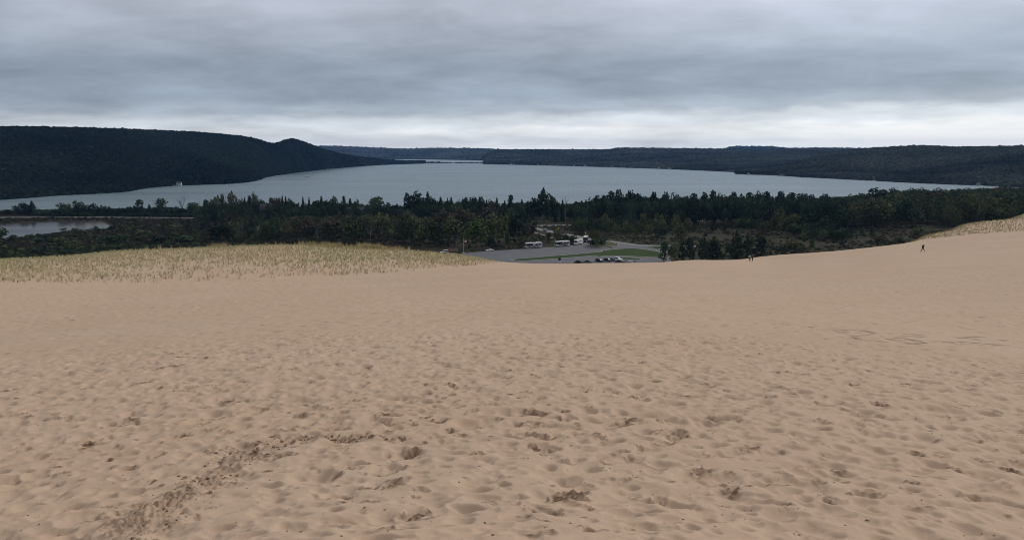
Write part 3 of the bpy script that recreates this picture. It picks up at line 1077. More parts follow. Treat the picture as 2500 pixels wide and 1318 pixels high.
ROADS = []
LOT = [(1122, 620.5), (1150, 616.5), (1230, 611), (1280, 607.8), (1325, 604.8), (1362, 602.2), (1400, 599), (1418, 597), (1428, 591), (1442, 587), (1462, 584.5), (1500, 588.5), (1530, 593), (1560, 597), (1612, 599),
       (1625, 603), (1640, 640), (1660, 650), (1400, 652), (1240, 650), (1130, 640)]
sheet('car_park', LOT, M_ASPHALT, 0.05, 'worn grey asphalt car park at the foot of the dune')
sheet('lawn', [(1247, 634), (1330, 627.3), (1420, 620), (1470, 615.3), (1472, 612.3), (1500, 609.3), (1528, 607.3), (1550, 607.2), (1572, 609.2), (1600, 613.5), (1615, 617), (1622, 626), (1612, 629.2), (1560, 626.5),
               (1520, 625.2), (1485, 625.3), (1462, 626.2), (1445, 624.8), (1366, 631.2), (1290, 636.5), (1262, 637)], M_LAWN, 0.17, 'long green lawn island between the two halves of the car park', 0.14, kerb=0.8)
sheet('lawn', [(1511, 628.6), (1540, 629.6), (1564, 632.2), (1562, 634), (1530, 634.3), (1513, 632.4)], M_LAWN, 0.17, 'small green lawn island behind the parked cars', 0.14, kerb=0.5)
sheet('lawn', [(1575, 602.4), (1600, 601.4), (1614, 601.4), (1622, 606), (1606, 608.6)], M_LAWN, 0.17, 'small grass wedge beside the pines where the car park exit forks', 0.14, kerb=0.5)
sheet('lawn', [(1408, 641), (1432, 639.6), (1458, 637.6), (1456, 639.6), (1430, 642), (1410, 644)], M_LAWN, 0.17, 'narrow grass strip between parked cars at the dune edge', 0.14, kerb=0.4)
sheet('verge', [(1423, 599), (1440, 597), (1455, 591), (1475, 589.3), (1490, 591), (1504, 594.3), (1511, 597.3), (1506, 600.2), (1485, 602.4), (1460, 603.4), (1442, 602.8), (1428, 601)], M_VERGE, 0.17,
      'rough oval island with a big dark bush at the car park entrance', 0.14, kerb=0.4)
ribbon('road', [(-320, 533), (-150, 532), (0, 531.2), (150, 530.6), (300, 531), (450, 532), (700, 538), (900, 543.5), (1050, 547.5), (1200, 550), (1310, 551.2), (1400, 549.8), (1600, 543.5), (1840, 537), (2070, 530), (2300, 520), (2600, 507)],
       9.0, M_ROAD, 0.12, 'pale highway running along the lake behind the pond and trees')
ribbon('road', [(1270, 546), (1300, 556), (1325, 562), (1352, 567), (1385, 573.5), (1420, 580), (1450, 586.2), (1475, 588)], 7.0, M_ROAD, 0.14, 'narrow entry road curving down to the car park')
ribbon('road', [(1490, 590), (1530, 595.5), (1570, 600.0), (1630, 600.6), (1720, 602)], 6.0, M_ROAD, 0.16, 'pale exit lane leading right behind the pines')
ribbon('path', [(1303, 567), (1318, 571.5), (1334, 576), (1346, 580.5), (1341, 585)], 2.0, M_PATH, 0.1, 'thin sandy footpath winding through scrub above the motorhomes')

lot_x, lot_y, _ = at_ground([p[0] for p in LOT], [p[1] for p in LOT])
LOT_XY = np.stack([lot_x, lot_y], 1)


def open_land(x, y, margin=3.0):
    """False on roads, car park and water."""
    x, y = np.asarray(x, float), np.asarray(y, float)
    ok = ~in_poly(x, y, LOT_XY) & (seg_dist(x, y, LOT_XY) > margin)
    ok &= ~in_poly(x, y, pond_xy) & (np.hypot(x, y) < shore_r(np.arctan2(x, y)) - 14)
    for line, w in ROADS:
        ok &= seg_dist(x, y, line, False) > w / 2 + margin * 0.8
    return ok


# ------------------------------------------------------------------ trees
M_BARK = plain('bark', (0.060, 0.050, 0.042), 0.95, 0.3, 3.0)
M_PALE_BARK = plain('pale_bark', (0.22, 0.20, 0.18), 0.95, 0.3, 3.0)


def leaf_cloud(seed, lobes, n, size, squash=1.0):
    """Leaf clump faces spread over the lobes of a crown; lobes: (x, y, z, r) in a unit tree, z 0..1."""
    g = np.random.default_rng(seed)
    L = np.array(lobes, float)
    w = L[:, 3] ** 2
    k = g.choice(len(L), n, p=w / w.sum())
    d = g.normal(size=(n, 3))
    d[:, 2] = d[:, 2] * 0.9 + 0.25
    d /= np.linalg.norm(d, axis=1, keepdims=True)
    rad = L[k, 3] * np.clip(g.normal(0.88, 0.14, n), 0.35, 1.15)
    c = L[k, :3] + d * rad[:, None] * np.array([1, 1, squash])
    nrm = d + g.normal(scale=0.55, size=(n, 3))
    nrm /= np.linalg.norm(nrm, axis=1, keepdims=True)
    a = np.cross(nrm, g.normal(size=(n, 3)))
    a /= np.linalg.norm(a, axis=1, keepdims=True)
    b_ = np.cross(nrm, a)
    s = size * g.uniform(0.55, 1.3, n)[:, None]
    V = np.stack([c - a * s - b_ * s * .5, c + a * s * .8 - b_ * s * .7, c + a * s * .5 + b_ * s, c - a * s * .6 + b_ * s * .8], 1).reshape(-1, 3)
    V[:, 2] = np.maximum(V[:, 2], 0.01)
    return V, np.arange(4 * n).reshape(n, 4)


def broad_crown(seed, n=560, low=0.12, wide=1.0):
    g = random.Random(seed)
    lobes = [(0, 0, 0.62, 0.30 * wide)]
    for i in range(8):
        a = i * 2.4 + g.uniform(-.4, .4)
        q = g.uniform(0.16, 0.30)
        lobes.append((q * math.cos(a), q * math.sin(a), low + 0.16 + (0.72 - low) * ((i + g.random()) / 8.3), g.uniform(0.15, 0.24)))
    V, Fc = leaf_cloud(seed, lobes, n, 0.044)
    return mesh_np('crown_broad', V, Fc)


def spruce_crown(seed, levels=15, narrow=1.0):
    g = random.Random(seed)
    V, Fc = [], []
    for k in range(levels):
        z = 0.07 + 0.90 * k / levels
        R = (0.50 * (1 - z) ** 0.85 + 0.02) * narrow
        m = 13 - int(6 * z)
        for i in range(m):
            a = 2 * PI * (i + g.random()) / m
            r = R * g.uniform(0.6, 1.12)
            w = 0.20 * R + 0.025
            c, s = math.cos(a), math.sin(a)
            zt = z - 0.35 * r * g.uniform(0.3, 1) + 0.015
            zi = z + 0.055
            b0 = len(V)
            V += [(0, 0, zi), (0.62 * r * c - w * s, 0.62 * r * s + w * c, zt + 0.02), (r * c, r * s, zt), (0.62 * r * c + w * s, 0.62 * r * s - w * c, zt - 0.02), (0.5 * r * c, 0.5 * r * s, zt - 0.05)]
            Fc += [(b0, b0 + 1, b0 + 2), (b0, b0 + 2, b0 + 3), (b0 + 1, b0 + 4, b0 + 3), (b0, b0 + 1, b0 + 4), (b0, b0 + 4, b0 + 3)]
    b0 = len(V)
    V += [(0.03, 0, 0.88), (-0.02, 0.025, 0.88), (-0.02, -0.025, 0.88), (0, 0, 1.0)]
    Fc += [(b0, b0 + 1, b0 + 3), (b0 + 1, b0 + 2, b0 + 3), (b0 + 2, b0, b0 + 3)]
    return mesh_np('crown_spruce', V, np.array(Fc))


def pine_crown(seed, n=560):
    g = random.Random(seed)
    lobes = []
    for i in range(13):
        z = 0.14 + 0.78 * (i / 12.5) + g.uniform(-.03, .03)
        a = i * 2.4 + g.uniform(-.5, .5)
        q = (0.32 * (1 - 0.6 * (z - .2))) * g.uniform(0.35, 1.1) * (0 if i == 12 else 1)
        lobes.append((q * math.cos(a), q * math.sin(a), z, g.uniform(0.13, 0.21)))
    V, Fc = leaf_cloud(seed, lobes, n, 0.044, 0.6)
    return mesh_np('crown_pine', V, Fc)


def bush_crown(seed, n=200):
    g = random.Random(seed)
    lobes = [(g.uniform(-.28, .28), g.uniform(-.28, .28), g.uniform(0.3, 0.68), g.uniform(0.20, 0.30)) for _ in range(6)]
    V, Fc = leaf_cloud(seed, lobes, n, 0.075)
    return mesh_np('crown_bush', V, Fc)


def twig_crown(seed, depth=5, spread=0.55):
    g = random.Random(seed)
    mb = MB()

    def grow(p, d, L, r, k):
        q = p + d * L
        mb.tube(p, q, r, r * 0.6, 3)
        if k == 0:
            return
        for _ in range(3 if k > 3 else 2):
            nd = (d + Vector((g.gauss(0, spread), g.gauss(0, spread), g.gauss(0.12, spread * 0.5)))).normalized()
            grow(p + d * L * g.uniform(0.55, 1.0), nd, L * g.uniform(0.62, 0.82), r * 0.58, k - 1)
    for i in range(3):
        a = i * 2.1 + g.random()
        grow(Vector((0, 0, 0.26 + 0.08 * i)), Vector((0.45 * math.cos(a), 0.45 * math.sin(a), 0.8)).normalized(), 0.23, 0.013, depth - 1)
    me = mb.mesh('crown_twigs')
    v = np.array([x.co for x in me.vertices])
    top = v[:, 2].max()
    wd = np.abs(v[:, :2]).max() * 2
    for x in me.vertices:
        x.co = (x.co[0] / wd, x.co[1] / wd, min(1, x.co[2] / top))
    return me


def trunk_mesh(seed, top=0.6, r=0.022, limbs=5):
    g = random.Random(seed)
    mb = MB()
    p, k = Vector((0, 0, -0.03)), 5
    for i in range(k):
        q = Vector((g.uniform(-.012, .012), g.uniform(-.012, .012), top * (i + 1) / k))
        mb.tube(p, q, r * (1 - 0.16 * i), r * (1 - 0.16 * (i + 1)), 7)
        p = q
    for i in range(limbs):
        a, z = i * 2.4, top * g.uniform(0.4, 0.95)
        mb.tube((0, 0, z), (0.2 * math.cos(a), 0.2 * math.sin(a), z + 0.14), r * 0.45, r * 0.15, 4)
    return mb.mesh('trunk')


CROWNS = {'broadleaf_tree': [broad_crown(i, 560, 0.06 + 0.05 * (i % 3)) for i in range(7)], 'spruce_tree': [spruce_crown(20 + i, 13 + i % 4, [1, .85, 1, .9][i % 4]) for i in range(5)],
          'pine_tree': [pine_crown(40 + i) for i in range(5)], 'bare_tree': [twig_crown(60 + i) for i in range(4)], 'shrub': [bush_crown(80 + i) for i in range(5)]}
TRUNKS = {'broadleaf_tree': [trunk_mesh(i) for i in range(3)], 'spruce_tree': [trunk_mesh(5, 0.9, 0.016, 0)], 'pine_tree': [trunk_mesh(7, 0.9, 0.018, 4)],
          'bare_tree': [trunk_mesh(8, 0.5, 0.022, 4)], 'shrub': [trunk_mesh(9, 0.35, 0.03, 4)]}
for k, ms in CROWNS.items():
    for me in ms:
        me.materials.append(M_LEAF_O)
for k, ms in TRUNKS.items():
    for me in ms:
        me.materials.append(M_PALE_BARK if k == 'bare_tree' else M_BARK)
COLOURS = {'blackish green': (0.029, 0.043, 0.028), 'dark green': (0.044, 0.068, 0.034), 'green': (0.066, 0.102, 0.038), 'olive': (0.092, 0.102, 0.048), 'brown': (0.074, 0.066, 0.046),
           'grey': (0.085, 0.080, 0.075), 'yellow green': (0.075, 0.082, 0.028), 'rusty': (0.080, 0.052, 0.034)}
WORD = {'broadleaf_tree': 'broadleaf tree', 'spruce_tree': 'spruce', 'pine_tree': 'pine', 'bare_tree': 'bare tree', 'shrub': 'shrub'}
PLANTS = []                                                    # every single tree and shrub, labelled once all stand


def plant(kind, x, y, z, width, height, colour, px, zone, size):
    root = empty(kind, (x, y, z - 0.05), random.uniform(0, 6.28), None, 'shrub' if kind == 'shrub' else 'tree')
    cr = link('crown', random.choice(CROWNS[kind]), None, root, scale=(width, width, height))
    c = np.array(COLOURS[colour]) * random.uniform(0.85, 1.15)
    cr.color = (*c, 1)
    link('trunk' if kind != 'shrub' else 'stem', random.choice(TRUNKS[kind]), None, root, scale=(min(width, height * 0.8), min(width, height * 0.8), height))
    PLANTS.append((root, kind, colour, px, zone, size))
    return root


def tree_px(kind, px, top, base, w, colour, zone):
    """A tree seen at a photo column, its foot on the ground seen at row base, its tip at row top, w pixels wide."""
    x, y, z = (float(v[0]) for v in at_ground(px, base))
    d = math.hypot(x, y)
    h = EYE + float(ray(px, top)[1]) * d - z
    h = max(1.0, h)
    wd = max(w / F * math.hypot(d, EYE - z), 0.6)
    size = 'tall' if h > 15 else 'small' if h < 7 else ''
    if wd > 0.85 * h and kind == 'broadleaf_tree':
        size = (size + ' spreading').strip()
    TOPS.append((px, top))
    if kind == SPR:
        wd *= 1.3
    return plant(kind, x, y, z, wd * 1.15, h * 1.03, colour, px, zone, size)


TOPS = []
B, SPR, PIN, BAR = 'broadleaf_tree', 'spruce_tree', 'pine_tree', 'bare_tree'
K, DG, GR, OL, BR, GY, YG, RU = 'blackish green', 'dark green', 'green', 'olive', 'brown', 'grey', 'yellow green', 'rusty'
Z1, Z2, Z3 = 'on the lake shore behind the pond', 'on the shore by the dark roofed house', 'on the shore by the gabled house'
Z4, Z5 = 'on the shore above the flagpole', 'beside the highway above the motorhomes'
Z6, Z7 = 'in the shore wood across the meadow', 'on the rise at the lake end'
for a in [
    (B, 20, 511, 526, 16, K, Z1), (B, 39, 501, 526, 14, DG, Z1), (B, 56, 495, 526, 22, K, Z1), (SPR, 80, 489, 526, 22, K, Z1), (B, 68, 499, 526, 18, K, Z1), (B, 110, 517, 527, 26, K, Z1),
    (B, 138, 511, 527, 24, K, Z1), (B, 160, 498, 528, 36, DG, Z1), (SPR, 186, 499, 527, 18, K, Z1), (B, 197, 491, 527, 24, DG, Z1), (B, 210, 500, 527, 24, K, Z1), (B, 226, 498, 527, 20, K, Z1), (SPR, 240, 502, 527, 16, K, Z1),
    (B, 252, 502, 527, 20, K, Z1), (SPR, 268, 503, 527, 18, K, Z1), (B, 280, 509, 527, 18, K, Z1), (SPR, 293, 506, 527, 16, K, Z1), (B, 305, 507, 527, 18, K, Z1), (B, 316, 504, 527, 16, DG, Z1),
    (PIN, 341, 488, 528, 30, K, Z1), (B, 330, 505, 528, 26, K, Z1), (SPR, 366, 498, 528, 18, DG, Z1), (PIN, 395, 486, 528, 34, DG, Z1), (BAR, 390, 482, 528, 30, GY, Z1), (B, 382, 507, 528, 24, K, Z1),
    (SPR, 421, 508, 528, 14, K, Z1), (B, 432, 512, 528, 22, K, Z1), (BAR, 447, 477, 528, 30, GY, Z1), (B, 447, 508, 528, 24, K, Z1), (B, 471, 494, 528, 26, DG, Z1), (BAR, 488, 490, 528, 22, OL, Z1),
    (PIN, 504, 487, 529, 18, K, Z2), (B, 520, 490, 529, 26, DG, Z2), (B, 533, 479, 529, 24, OL, Z2), (PIN, 545, 476, 529, 18, DG, Z2), (B, 568, 469, 530, 24, OL, Z2), (BAR, 556, 476, 530, 24, OL, Z2),
    (BAR, 590, 476, 530, 22, GY, Z2), (SPR, 599, 481, 529, 14, K, Z2), (PIN, 611, 479, 529, 16, K, Z2), (B, 625, 474, 529, 20, OL, Z2), (B, 640, 488, 529, 22, K, Z2), (PIN, 663, 483, 530, 18, DG, Z2),
    (B, 678, 482, 530, 26, BR, Z2), (SPR, 691, 476, 530, 16, K, Z2), (SPR, 699, 479, 529, 16, K, Z2), (B, 708, 486, 529, 20, K, Z2), (SPR, 719, 491, 529, 14, K, Z2), (SPR, 730, 493, 529, 12, K, Z2),
    (SPR, 741, 479, 530, 14, K, Z2), (SPR, 756, 480, 530, 14, K, Z2), (B, 772, 488, 530, 26, K, Z2), (SPR, 786, 478, 530, 22, K, Z3), (B, 797, 492, 530, 22, K, Z3), (B, 815, 482, 530, 24, DG, Z3), (PIN, 840, 480, 530, 16, K, Z3),
    (SPR, 856, 483, 530, 24, K, Z3), (B, 869, 489, 530, 14, DG, Z3), (B, 918, 480, 533, 46, GR, Z3), (PIN, 948, 495, 530, 20, K, Z3), (SPR, 970, 496, 530, 18, K, Z3), (B, 961, 500, 530, 16, K, Z3),
    (PIN, 995, 473, 532, 26, K, Z3), (B, 1015, 472, 532, 42, K, Z3), (B, 1034, 483, 532, 36, K, Z3), (SPR, 1045, 467, 532, 26, K, Z4), (B, 1056, 482, 532, 24, K, Z4), (SPR, 1076, 480, 532, 26, K, Z4), (SPR, 1093, 482, 532, 14, K, Z4),
    (SPR, 1102, 480, 532, 20, K, Z4), (BAR, 1121, 482, 533, 22, GY, Z4), (B, 1136, 481, 533, 20, DG, Z4), (B, 1155, 480, 533, 24, K, Z4), (PIN, 1174, 482, 533, 24, K, Z4), (SPR, 1188, 487, 533, 18, K, Z4),
    (SPR, 1213, 481, 534, 18, K, Z4), (B, 1200, 490, 534, 24, BR, Z4), (SPR, 1232, 488, 534, 18, K, Z4), (PIN, 1247, 475, 534, 24, K, Z4), (SPR, 1274, 485, 535, 18, K, Z5), (SPR, 1289, 488, 535, 16, K, Z5),
    (B, 1328, 463, 545, 42, K, Z5), (B, 1309, 481, 543, 34, K, Z5), (B, 1347, 483, 543, 32, K, Z5), (SPR, 1373, 487, 541, 18, K, Z5), (BAR, 1381, 478, 543, 22, GY, Z5), (SPR, 1360, 492, 542, 18, K, Z5),
    (PIN, 1406, 493, 538, 20, K, Z5), (SPR, 1420, 488, 536, 18, K, Z5), (SPR, 1430, 486, 536, 18, K, Z6), (B, 1445, 483, 536, 26, DG, Z6), (PIN, 1457, 478, 536, 26, K, Z6), (B, 1472, 475, 535, 26, K, Z6), (PIN, 1490, 468, 534, 30, K, Z6),
    (PIN, 1509, 465, 534, 28, K, Z6), (PIN, 1538, 465, 534, 40, K, Z6), (B, 1558, 472, 534, 28, K, Z6), (BAR, 1578, 477, 533, 24, OL, Z6), (PIN, 1595, 471, 533, 28, K, Z6), (PIN, 1624, 469, 532, 30, K, Z6), (B, 1650, 474, 532, 24, DG, Z6),
    (SPR, 1667, 487, 531, 16, K, Z6), (B, 1677, 478, 531, 22, DG, Z6), (PIN, 1692, 471, 530, 30, K, Z6), (PIN, 1718, 471, 530, 26, K, Z6), (PIN, 1738, 466, 530, 26, DG, Z6), (B, 1762, 477, 530, 34, BR, Z6), (PIN, 1790, 470, 529, 28, K, Z6),
    (PIN, 1828, 469, 528, 28, K, Z6), (B, 1808, 476, 528, 30, K, Z6), (B, 1855, 472, 528, 28, K, Z6), (PIN, 1871, 469, 527, 30, K, Z6), (PIN, 1904, 469, 526, 32, K, Z6), (PIN, 1931, 469, 525, 32, K, Z6), (B, 1959, 471, 524, 30, K, Z6),
    (PIN, 1979, 476, 522, 24, K, Z6), (PIN, 2012, 474, 518, 42, K, Z6), (B, 2038, 487, 514, 28, BR, Z6), (B, 2060, 483, 512, 32, OL, Z6), (B, 2082, 475, 508, 32, DG, Z7), (B, 2110, 471, 506, 38, DG, Z7), (B, 2150, 461, 502, 50, K, Z7),
    (BAR, 2186, 456, 500, 18, DG, Z7), (B, 2184, 462, 500, 36, K, Z7), (B, 2215, 462, 498, 34, DG, Z7), (B, 2240, 461, 496, 32, OL, Z7), (B, 2266, 465, 495, 32, DG, Z7), (B, 2298, 461, 494, 36, OL, Z7), (B, 2335, 460, 492, 36, OL, Z7),
    (B, 2368, 461, 490, 34, DG, Z7), (B, 2400, 458, 490, 34, DG, Z7), (B, 2430, 457, 488, 34, RU, Z7), (B, 2455, 455, 488, 34, DG, Z7), (B, 2485, 457, 488, 36, BR, Z7), (B, 2515, 457, 488, 36, DG, Z7), (B, 2550, 456, 488, 40, RU, Z7)]:
    tree_px(*a)
TOPS = sorted(TOPS)
TX, TY = np.array([p[0] for p in TOPS], float), np.array([p[1] for p in TOPS], float)
TY = np.array([np.sort(TY[max(0, i - 3):i + 4])[-3] for i in range(len(TY))])      # a little below the tips of the shore trees

ZA, ZB, ZC = 'in the thicket behind the grassy knoll', 'in the scrub wood below the gabled house', 'in the wood between flagpole and highway'
ZD, ZE, ZF = 'at the bend of the entry road', 'by the car park entrance', 'at the dune edge beside the lawn'
ZG, ZH, ZI = 'in the heath meadow beyond the car park', 'on the slope below the shore wood', 'at the foot of the wooded rise'
ZJ = 'at the lower edge of the dune slope'
for a in [
    (B, 1162, 537, 607, 66, GR, ZC), (B, 1110, 532, 600, 58, OL, ZC), (B, 1062, 540, 600, 60, DG, ZC), (B, 1214, 522, 598, 58, OL, ZC), (B, 1190, 505, 570, 48, BR, ZC), (B, 1256, 527, 592, 46, K, ZC), (B, 1240, 512, 568, 44, DG, ZC),
    (B, 1296, 540, 580, 30, K, ZD), (B, 1085, 512, 570, 46, BR, ZC), (B, 1135, 508, 568, 42, BR, ZC), (B, 1018, 525, 590, 46, OL, ZB), (PIN, 985, 523, 592, 40, DG, ZB), (B, 940, 522, 585, 48, OL, ZB), (BAR, 905, 525, 590, 46, BR, ZB),
    (B, 868, 540, 595, 50, DG, ZB), (B, 885, 527, 585, 40, BR, ZB), (B, 815, 535, 592, 56, BR, ZB), (BAR, 776, 535, 592, 50, BR, ZB), (B, 735, 528, 590, 52, BR, ZA), (BAR, 690, 520, 588, 50, BR, ZA), (B, 660, 540, 592, 46, DG, ZA),
    (BAR, 630, 515, 588, 52, BR, ZA), (BAR, 585, 515, 586, 56, BR, ZA), (B, 540, 543, 594, 62, K, ZA), (BAR, 560, 505, 580, 46, BR, ZA), (PIN, 1240, 565, 601, 16, DG, ZC), (B, 1200, 575, 608, 22, K, ZC),
    (B, 1360, 560, 592, 24, OL, ZD), (B, 1382, 572, 594, 14, DG, ZD), (B, 1398, 574, 594, 18, DG, ZD), (B, 1340, 568, 590, 16, DG, ZD), (B, 1275, 575, 603, 20, OL, ZC),
    (B, 1462, 578, 603, 42, DG, ZE), (B, 1448, 586, 602, 26, K, ZE), (B, 1445, 562, 588, 16, YG, ZE), (B, 1456, 566, 590, 16, OL, ZE),
    (PIN, 1621, 590, 640, 28, DG, ZF), (B, 1645, 595, 640, 30, OL, ZF), (PIN, 1664, 590, 638, 24, DG, ZF), (PIN, 1683, 578, 637, 36, K, ZF), (PIN, 1716, 580, 636, 34, DG, ZF), (PIN, 1745, 588, 636, 52, K, ZF), (PIN, 1728, 592, 637, 28, DG, ZF),
    (PIN, 1799, 577, 632, 40, K, ZJ), (PIN, 1828, 580, 632, 36, DG, ZJ), (PIN, 1857, 578, 630, 40, K, ZJ), (B, 1782, 592, 633, 28, DG, ZJ),
    (B, 1942, 588, 622, 56, OL, ZJ), (B, 1905, 600, 624, 30, DG, ZJ), (B, 2239, 553, 594, 40, OL, ZJ), (B, 2150, 575, 603, 36, BR, ZJ), (B, 2195, 577, 600, 32, OL, ZJ), (SPR, 1983, 580, 604, 14, DG, ZJ),
    (BAR, 1860, 510, 556, 30, OL, ZG), (B, 1895, 512, 582, 34, OL, ZG), (PIN, 2010, 530, 576, 40, DG, ZG), (PIN, 2060, 530, 574, 34, K, ZG), (B, 2048, 560, 600, 34, DG, ZG), (B, 1868, 540, 580, 34, OL, ZG), (SPR, 2105, 555, 573, 14, DG, ZG),
    (SPR, 2130, 553, 572, 16, DG, ZG), (SPR, 2188, 540, 558, 12, DG, ZG), (PIN, 1975, 520, 560, 36, DG, ZG), (B, 1935, 522, 562, 36, OL, ZG), (SPR, 1950, 545, 562, 12, DG, ZG), (SPR, 1800, 556, 574, 10, DG, ZG), (B, 2170, 510, 548, 34, DG, ZI),
    (B, 2220, 508, 546, 40, DG, ZI), (B, 2265, 505, 545, 44, DG, ZI), (B, 2310, 500, 542, 44, K, ZI), (B, 2350, 496, 538, 46, DG, ZI), (B, 2395, 490, 532, 46, BR, ZI), (B, 2440, 486, 528, 46, RU, ZI), (B, 2485, 484, 524, 46, BR, ZI),
    (B, 2120, 505, 548, 40, OL, ZI), (B, 2075, 505, 550, 40, DG, ZI), (B, 1570, 520, 566, 20, OL, ZH), (B, 1660, 545, 600, 36, OL, ZG), (B, 1615, 545, 590, 34, DG, ZG)]:
    tree_px(*a)

# more trees of the same woods, thinned so that none stands on the road or the car park
cnt = {}


def fill_trees(n, px0, px1, b0, b1, hmin, hmax, kinds, zone, gap):
    xs = []
    tries = 0
    while len(xs) < n and tries < n * 30:
        tries += 1
        px, base = random.uniform(px0, px1), random.uniform(b0, b1)
        x, y, z = (float(v[0]) for v in at_ground(px, base))
        if not open_land(x, y, 4)[()] or any(math.hypot(x - a, y - b_) < gap for a, b_ in xs):
            continue
        xs.append((x, y))
        kind, colour = random.choice(kinds)
        h = random.uniform(hmin, hmax)
        w = h * {B: random.uniform(.6, .85), SPR: .42, PIN: .5, BAR: .6, 'shrub': random.uniform(1.0, 1.5)}[kind]
        size = 'tall' if h > 15 else 'small' if h < 7 else ''
        plant(kind, x, y, z, w, h, colour, px, zone, '' if kind == 'shrub' else size)


fill_trees(14, 1060, 1290, 545, 590, 9, 13, [(B, DG), (B, OL), (B, K), (B, BR), (PIN, K)], ZC, 7)
fill_trees(14, 780, 1050, 545, 590, 8, 12, [(B, DG), (B, BR), (B, OL), (BAR, BR), (PIN, K)], ZB, 7)
fill_trees(14, 480, 780, 545, 590, 8, 12, [(B, DG), (B, BR), (BAR, BR), (BAR, BR), (B, K)], ZA, 7)
fill_trees(26, 1400, 1780, 545, 572, 7, 12, [(B, DG), (B, OL), (B, K), (B, OL), (PIN, DG)], ZH, 7)
fill_trees(22, 1760, 2060, 535, 560, 7, 12, [(B, DG), (B, OL), (PIN, DG), (B, OL), (B, BR)], ZH, 8)
fill_trees(18, 2060, 2500, 495, 535, 10, 14, [(B, DG), (B, K), (B, RU), (B, BR), (B, OL)], ZI, 9)
fill_trees(36, 1640, 2230, 560, 622, 1.6, 3.4, [('shrub', DG), ('shrub', OL), ('shrub', BR), ('shrub', K)], ZG, 6)
fill_trees(12, 1140, 1285, 590, 612, 1.8, 3.6, [('shrub', K), ('shrub', OL), ('shrub', BR)], 'on the heath behind the white car', 6)
fill_trees(10, 1300, 1460, 556, 596, 1.5, 3.0, [('shrub', K), ('shrub', OL), ('shrub', BR)], 'in the scrub round the entry road', 6)
fill_trees(10, 10, 480, 534, 541, 1.6, 3.2, [('shrub', K), ('shrub', OL)], 'between the pond and the highway', 6)
for a in [('shrub', 2, 556, 590, 46, DG, 'at the near pond edge'), ('shrub', 30, 574, 588, 16, K, 'at the near pond edge'), ('shrub', 285, 572, 600, 40, DG, 'in the marsh below the knoll'), ('shrub', 190, 590, 612, 36, OL, 'in the marsh below the knoll'),
          ('shrub', 350, 556, 580, 36, OL, 'in the marsh below the knoll'), ('shrub', 395, 572, 600, 44, K, 'in the marsh below the knoll'), ('shrub', 455, 566, 598, 50, DG, 'in the marsh below the knoll'), ('shrub', 100, 598, 622, 36, K, 'in the marsh below the knoll'),
          ('shrub', 430, 545, 562, 30, OL, 'in the marsh below the knoll')]:
    tree_px(*a)

ORD = ['first', 'second', 'third', 'fourth', 'fifth', 'sixth', 'seventh', 'eighth', 'ninth', 'tenth', 'eleventh', 'twelfth', 'thirteenth', 'fourteenth', 'fifteenth', 'sixteenth', 'seventeenth', 'eighteenth',
       'nineteenth', 'twentieth', 'twenty-first', 'twenty-second', 'twenty-third', 'twenty-fourth', 'twenty-fifth', 'twenty-sixth', 'twenty-seventh', 'twenty-eighth', 'twenty-ninth', 'thirtieth']
by = {}
for p in PLANTS:
    by.setdefault((p[1], p[2], p[4], p[5]), []).append(p)
for (kind, colour, zone, size), ps in by.items():
    ps.sort(key=lambda p: p[3])
    for i, p in enumerate(ps):
        base = ' '.join(w for w in (size, colour, WORD[kind], zone) if w)
        if kind == 'bare_tree':
            base = ' '.join(w for w in (size, 'leafless', colour if colour != 'dark green' else '', 'tree', zone) if w)
        if len(ps) > 1:
            base += ', ' + ('leftmost' if i == 0 else 'rightmost' if i == len(ps) - 1 else ORD[i] + ' from left')
        tag(p[0], base, None, 'shrubs on the valley floor' if kind == 'shrub' else 'trees on the valley floor')
print('plants', len(PLANTS))

# ------------------------------------------------------------------ undergrowth, marsh scrub and filler canopy
T_BUSH = [template('bush', bush_crown(90 + i, 110), M_LEAF_T) for i in range(3)]
T_TWIG = [template('twigs', twig_crown(95 + i, 4, 0.5), M_LEAF_T) for i in range(2)]
T_CROWN = [template('wood_crown', broad_crown(100 + i, 260, 0.1), M_LEAF_T) for i in range(3)]


def region(n, px0, px1, r0, r1, margin):
    """Random points on the open valley floor between two azimuths and distances."""
    a0, a1 = float(ray(px0, 560)[0]), float(ray(px1, 560)[0])
    a, r = rng.uniform(a0, a1, n), np.sqrt(rng.uniform(r0 ** 2, r1 ** 2, n))
    x, y = r * np.sin(a), r * np.cos(a)
    k = open_land(x, y, margin)
    k &= (x > 0) | (seg_dist(x, y, pond_xy) > 2)
    return x[k], y[k]


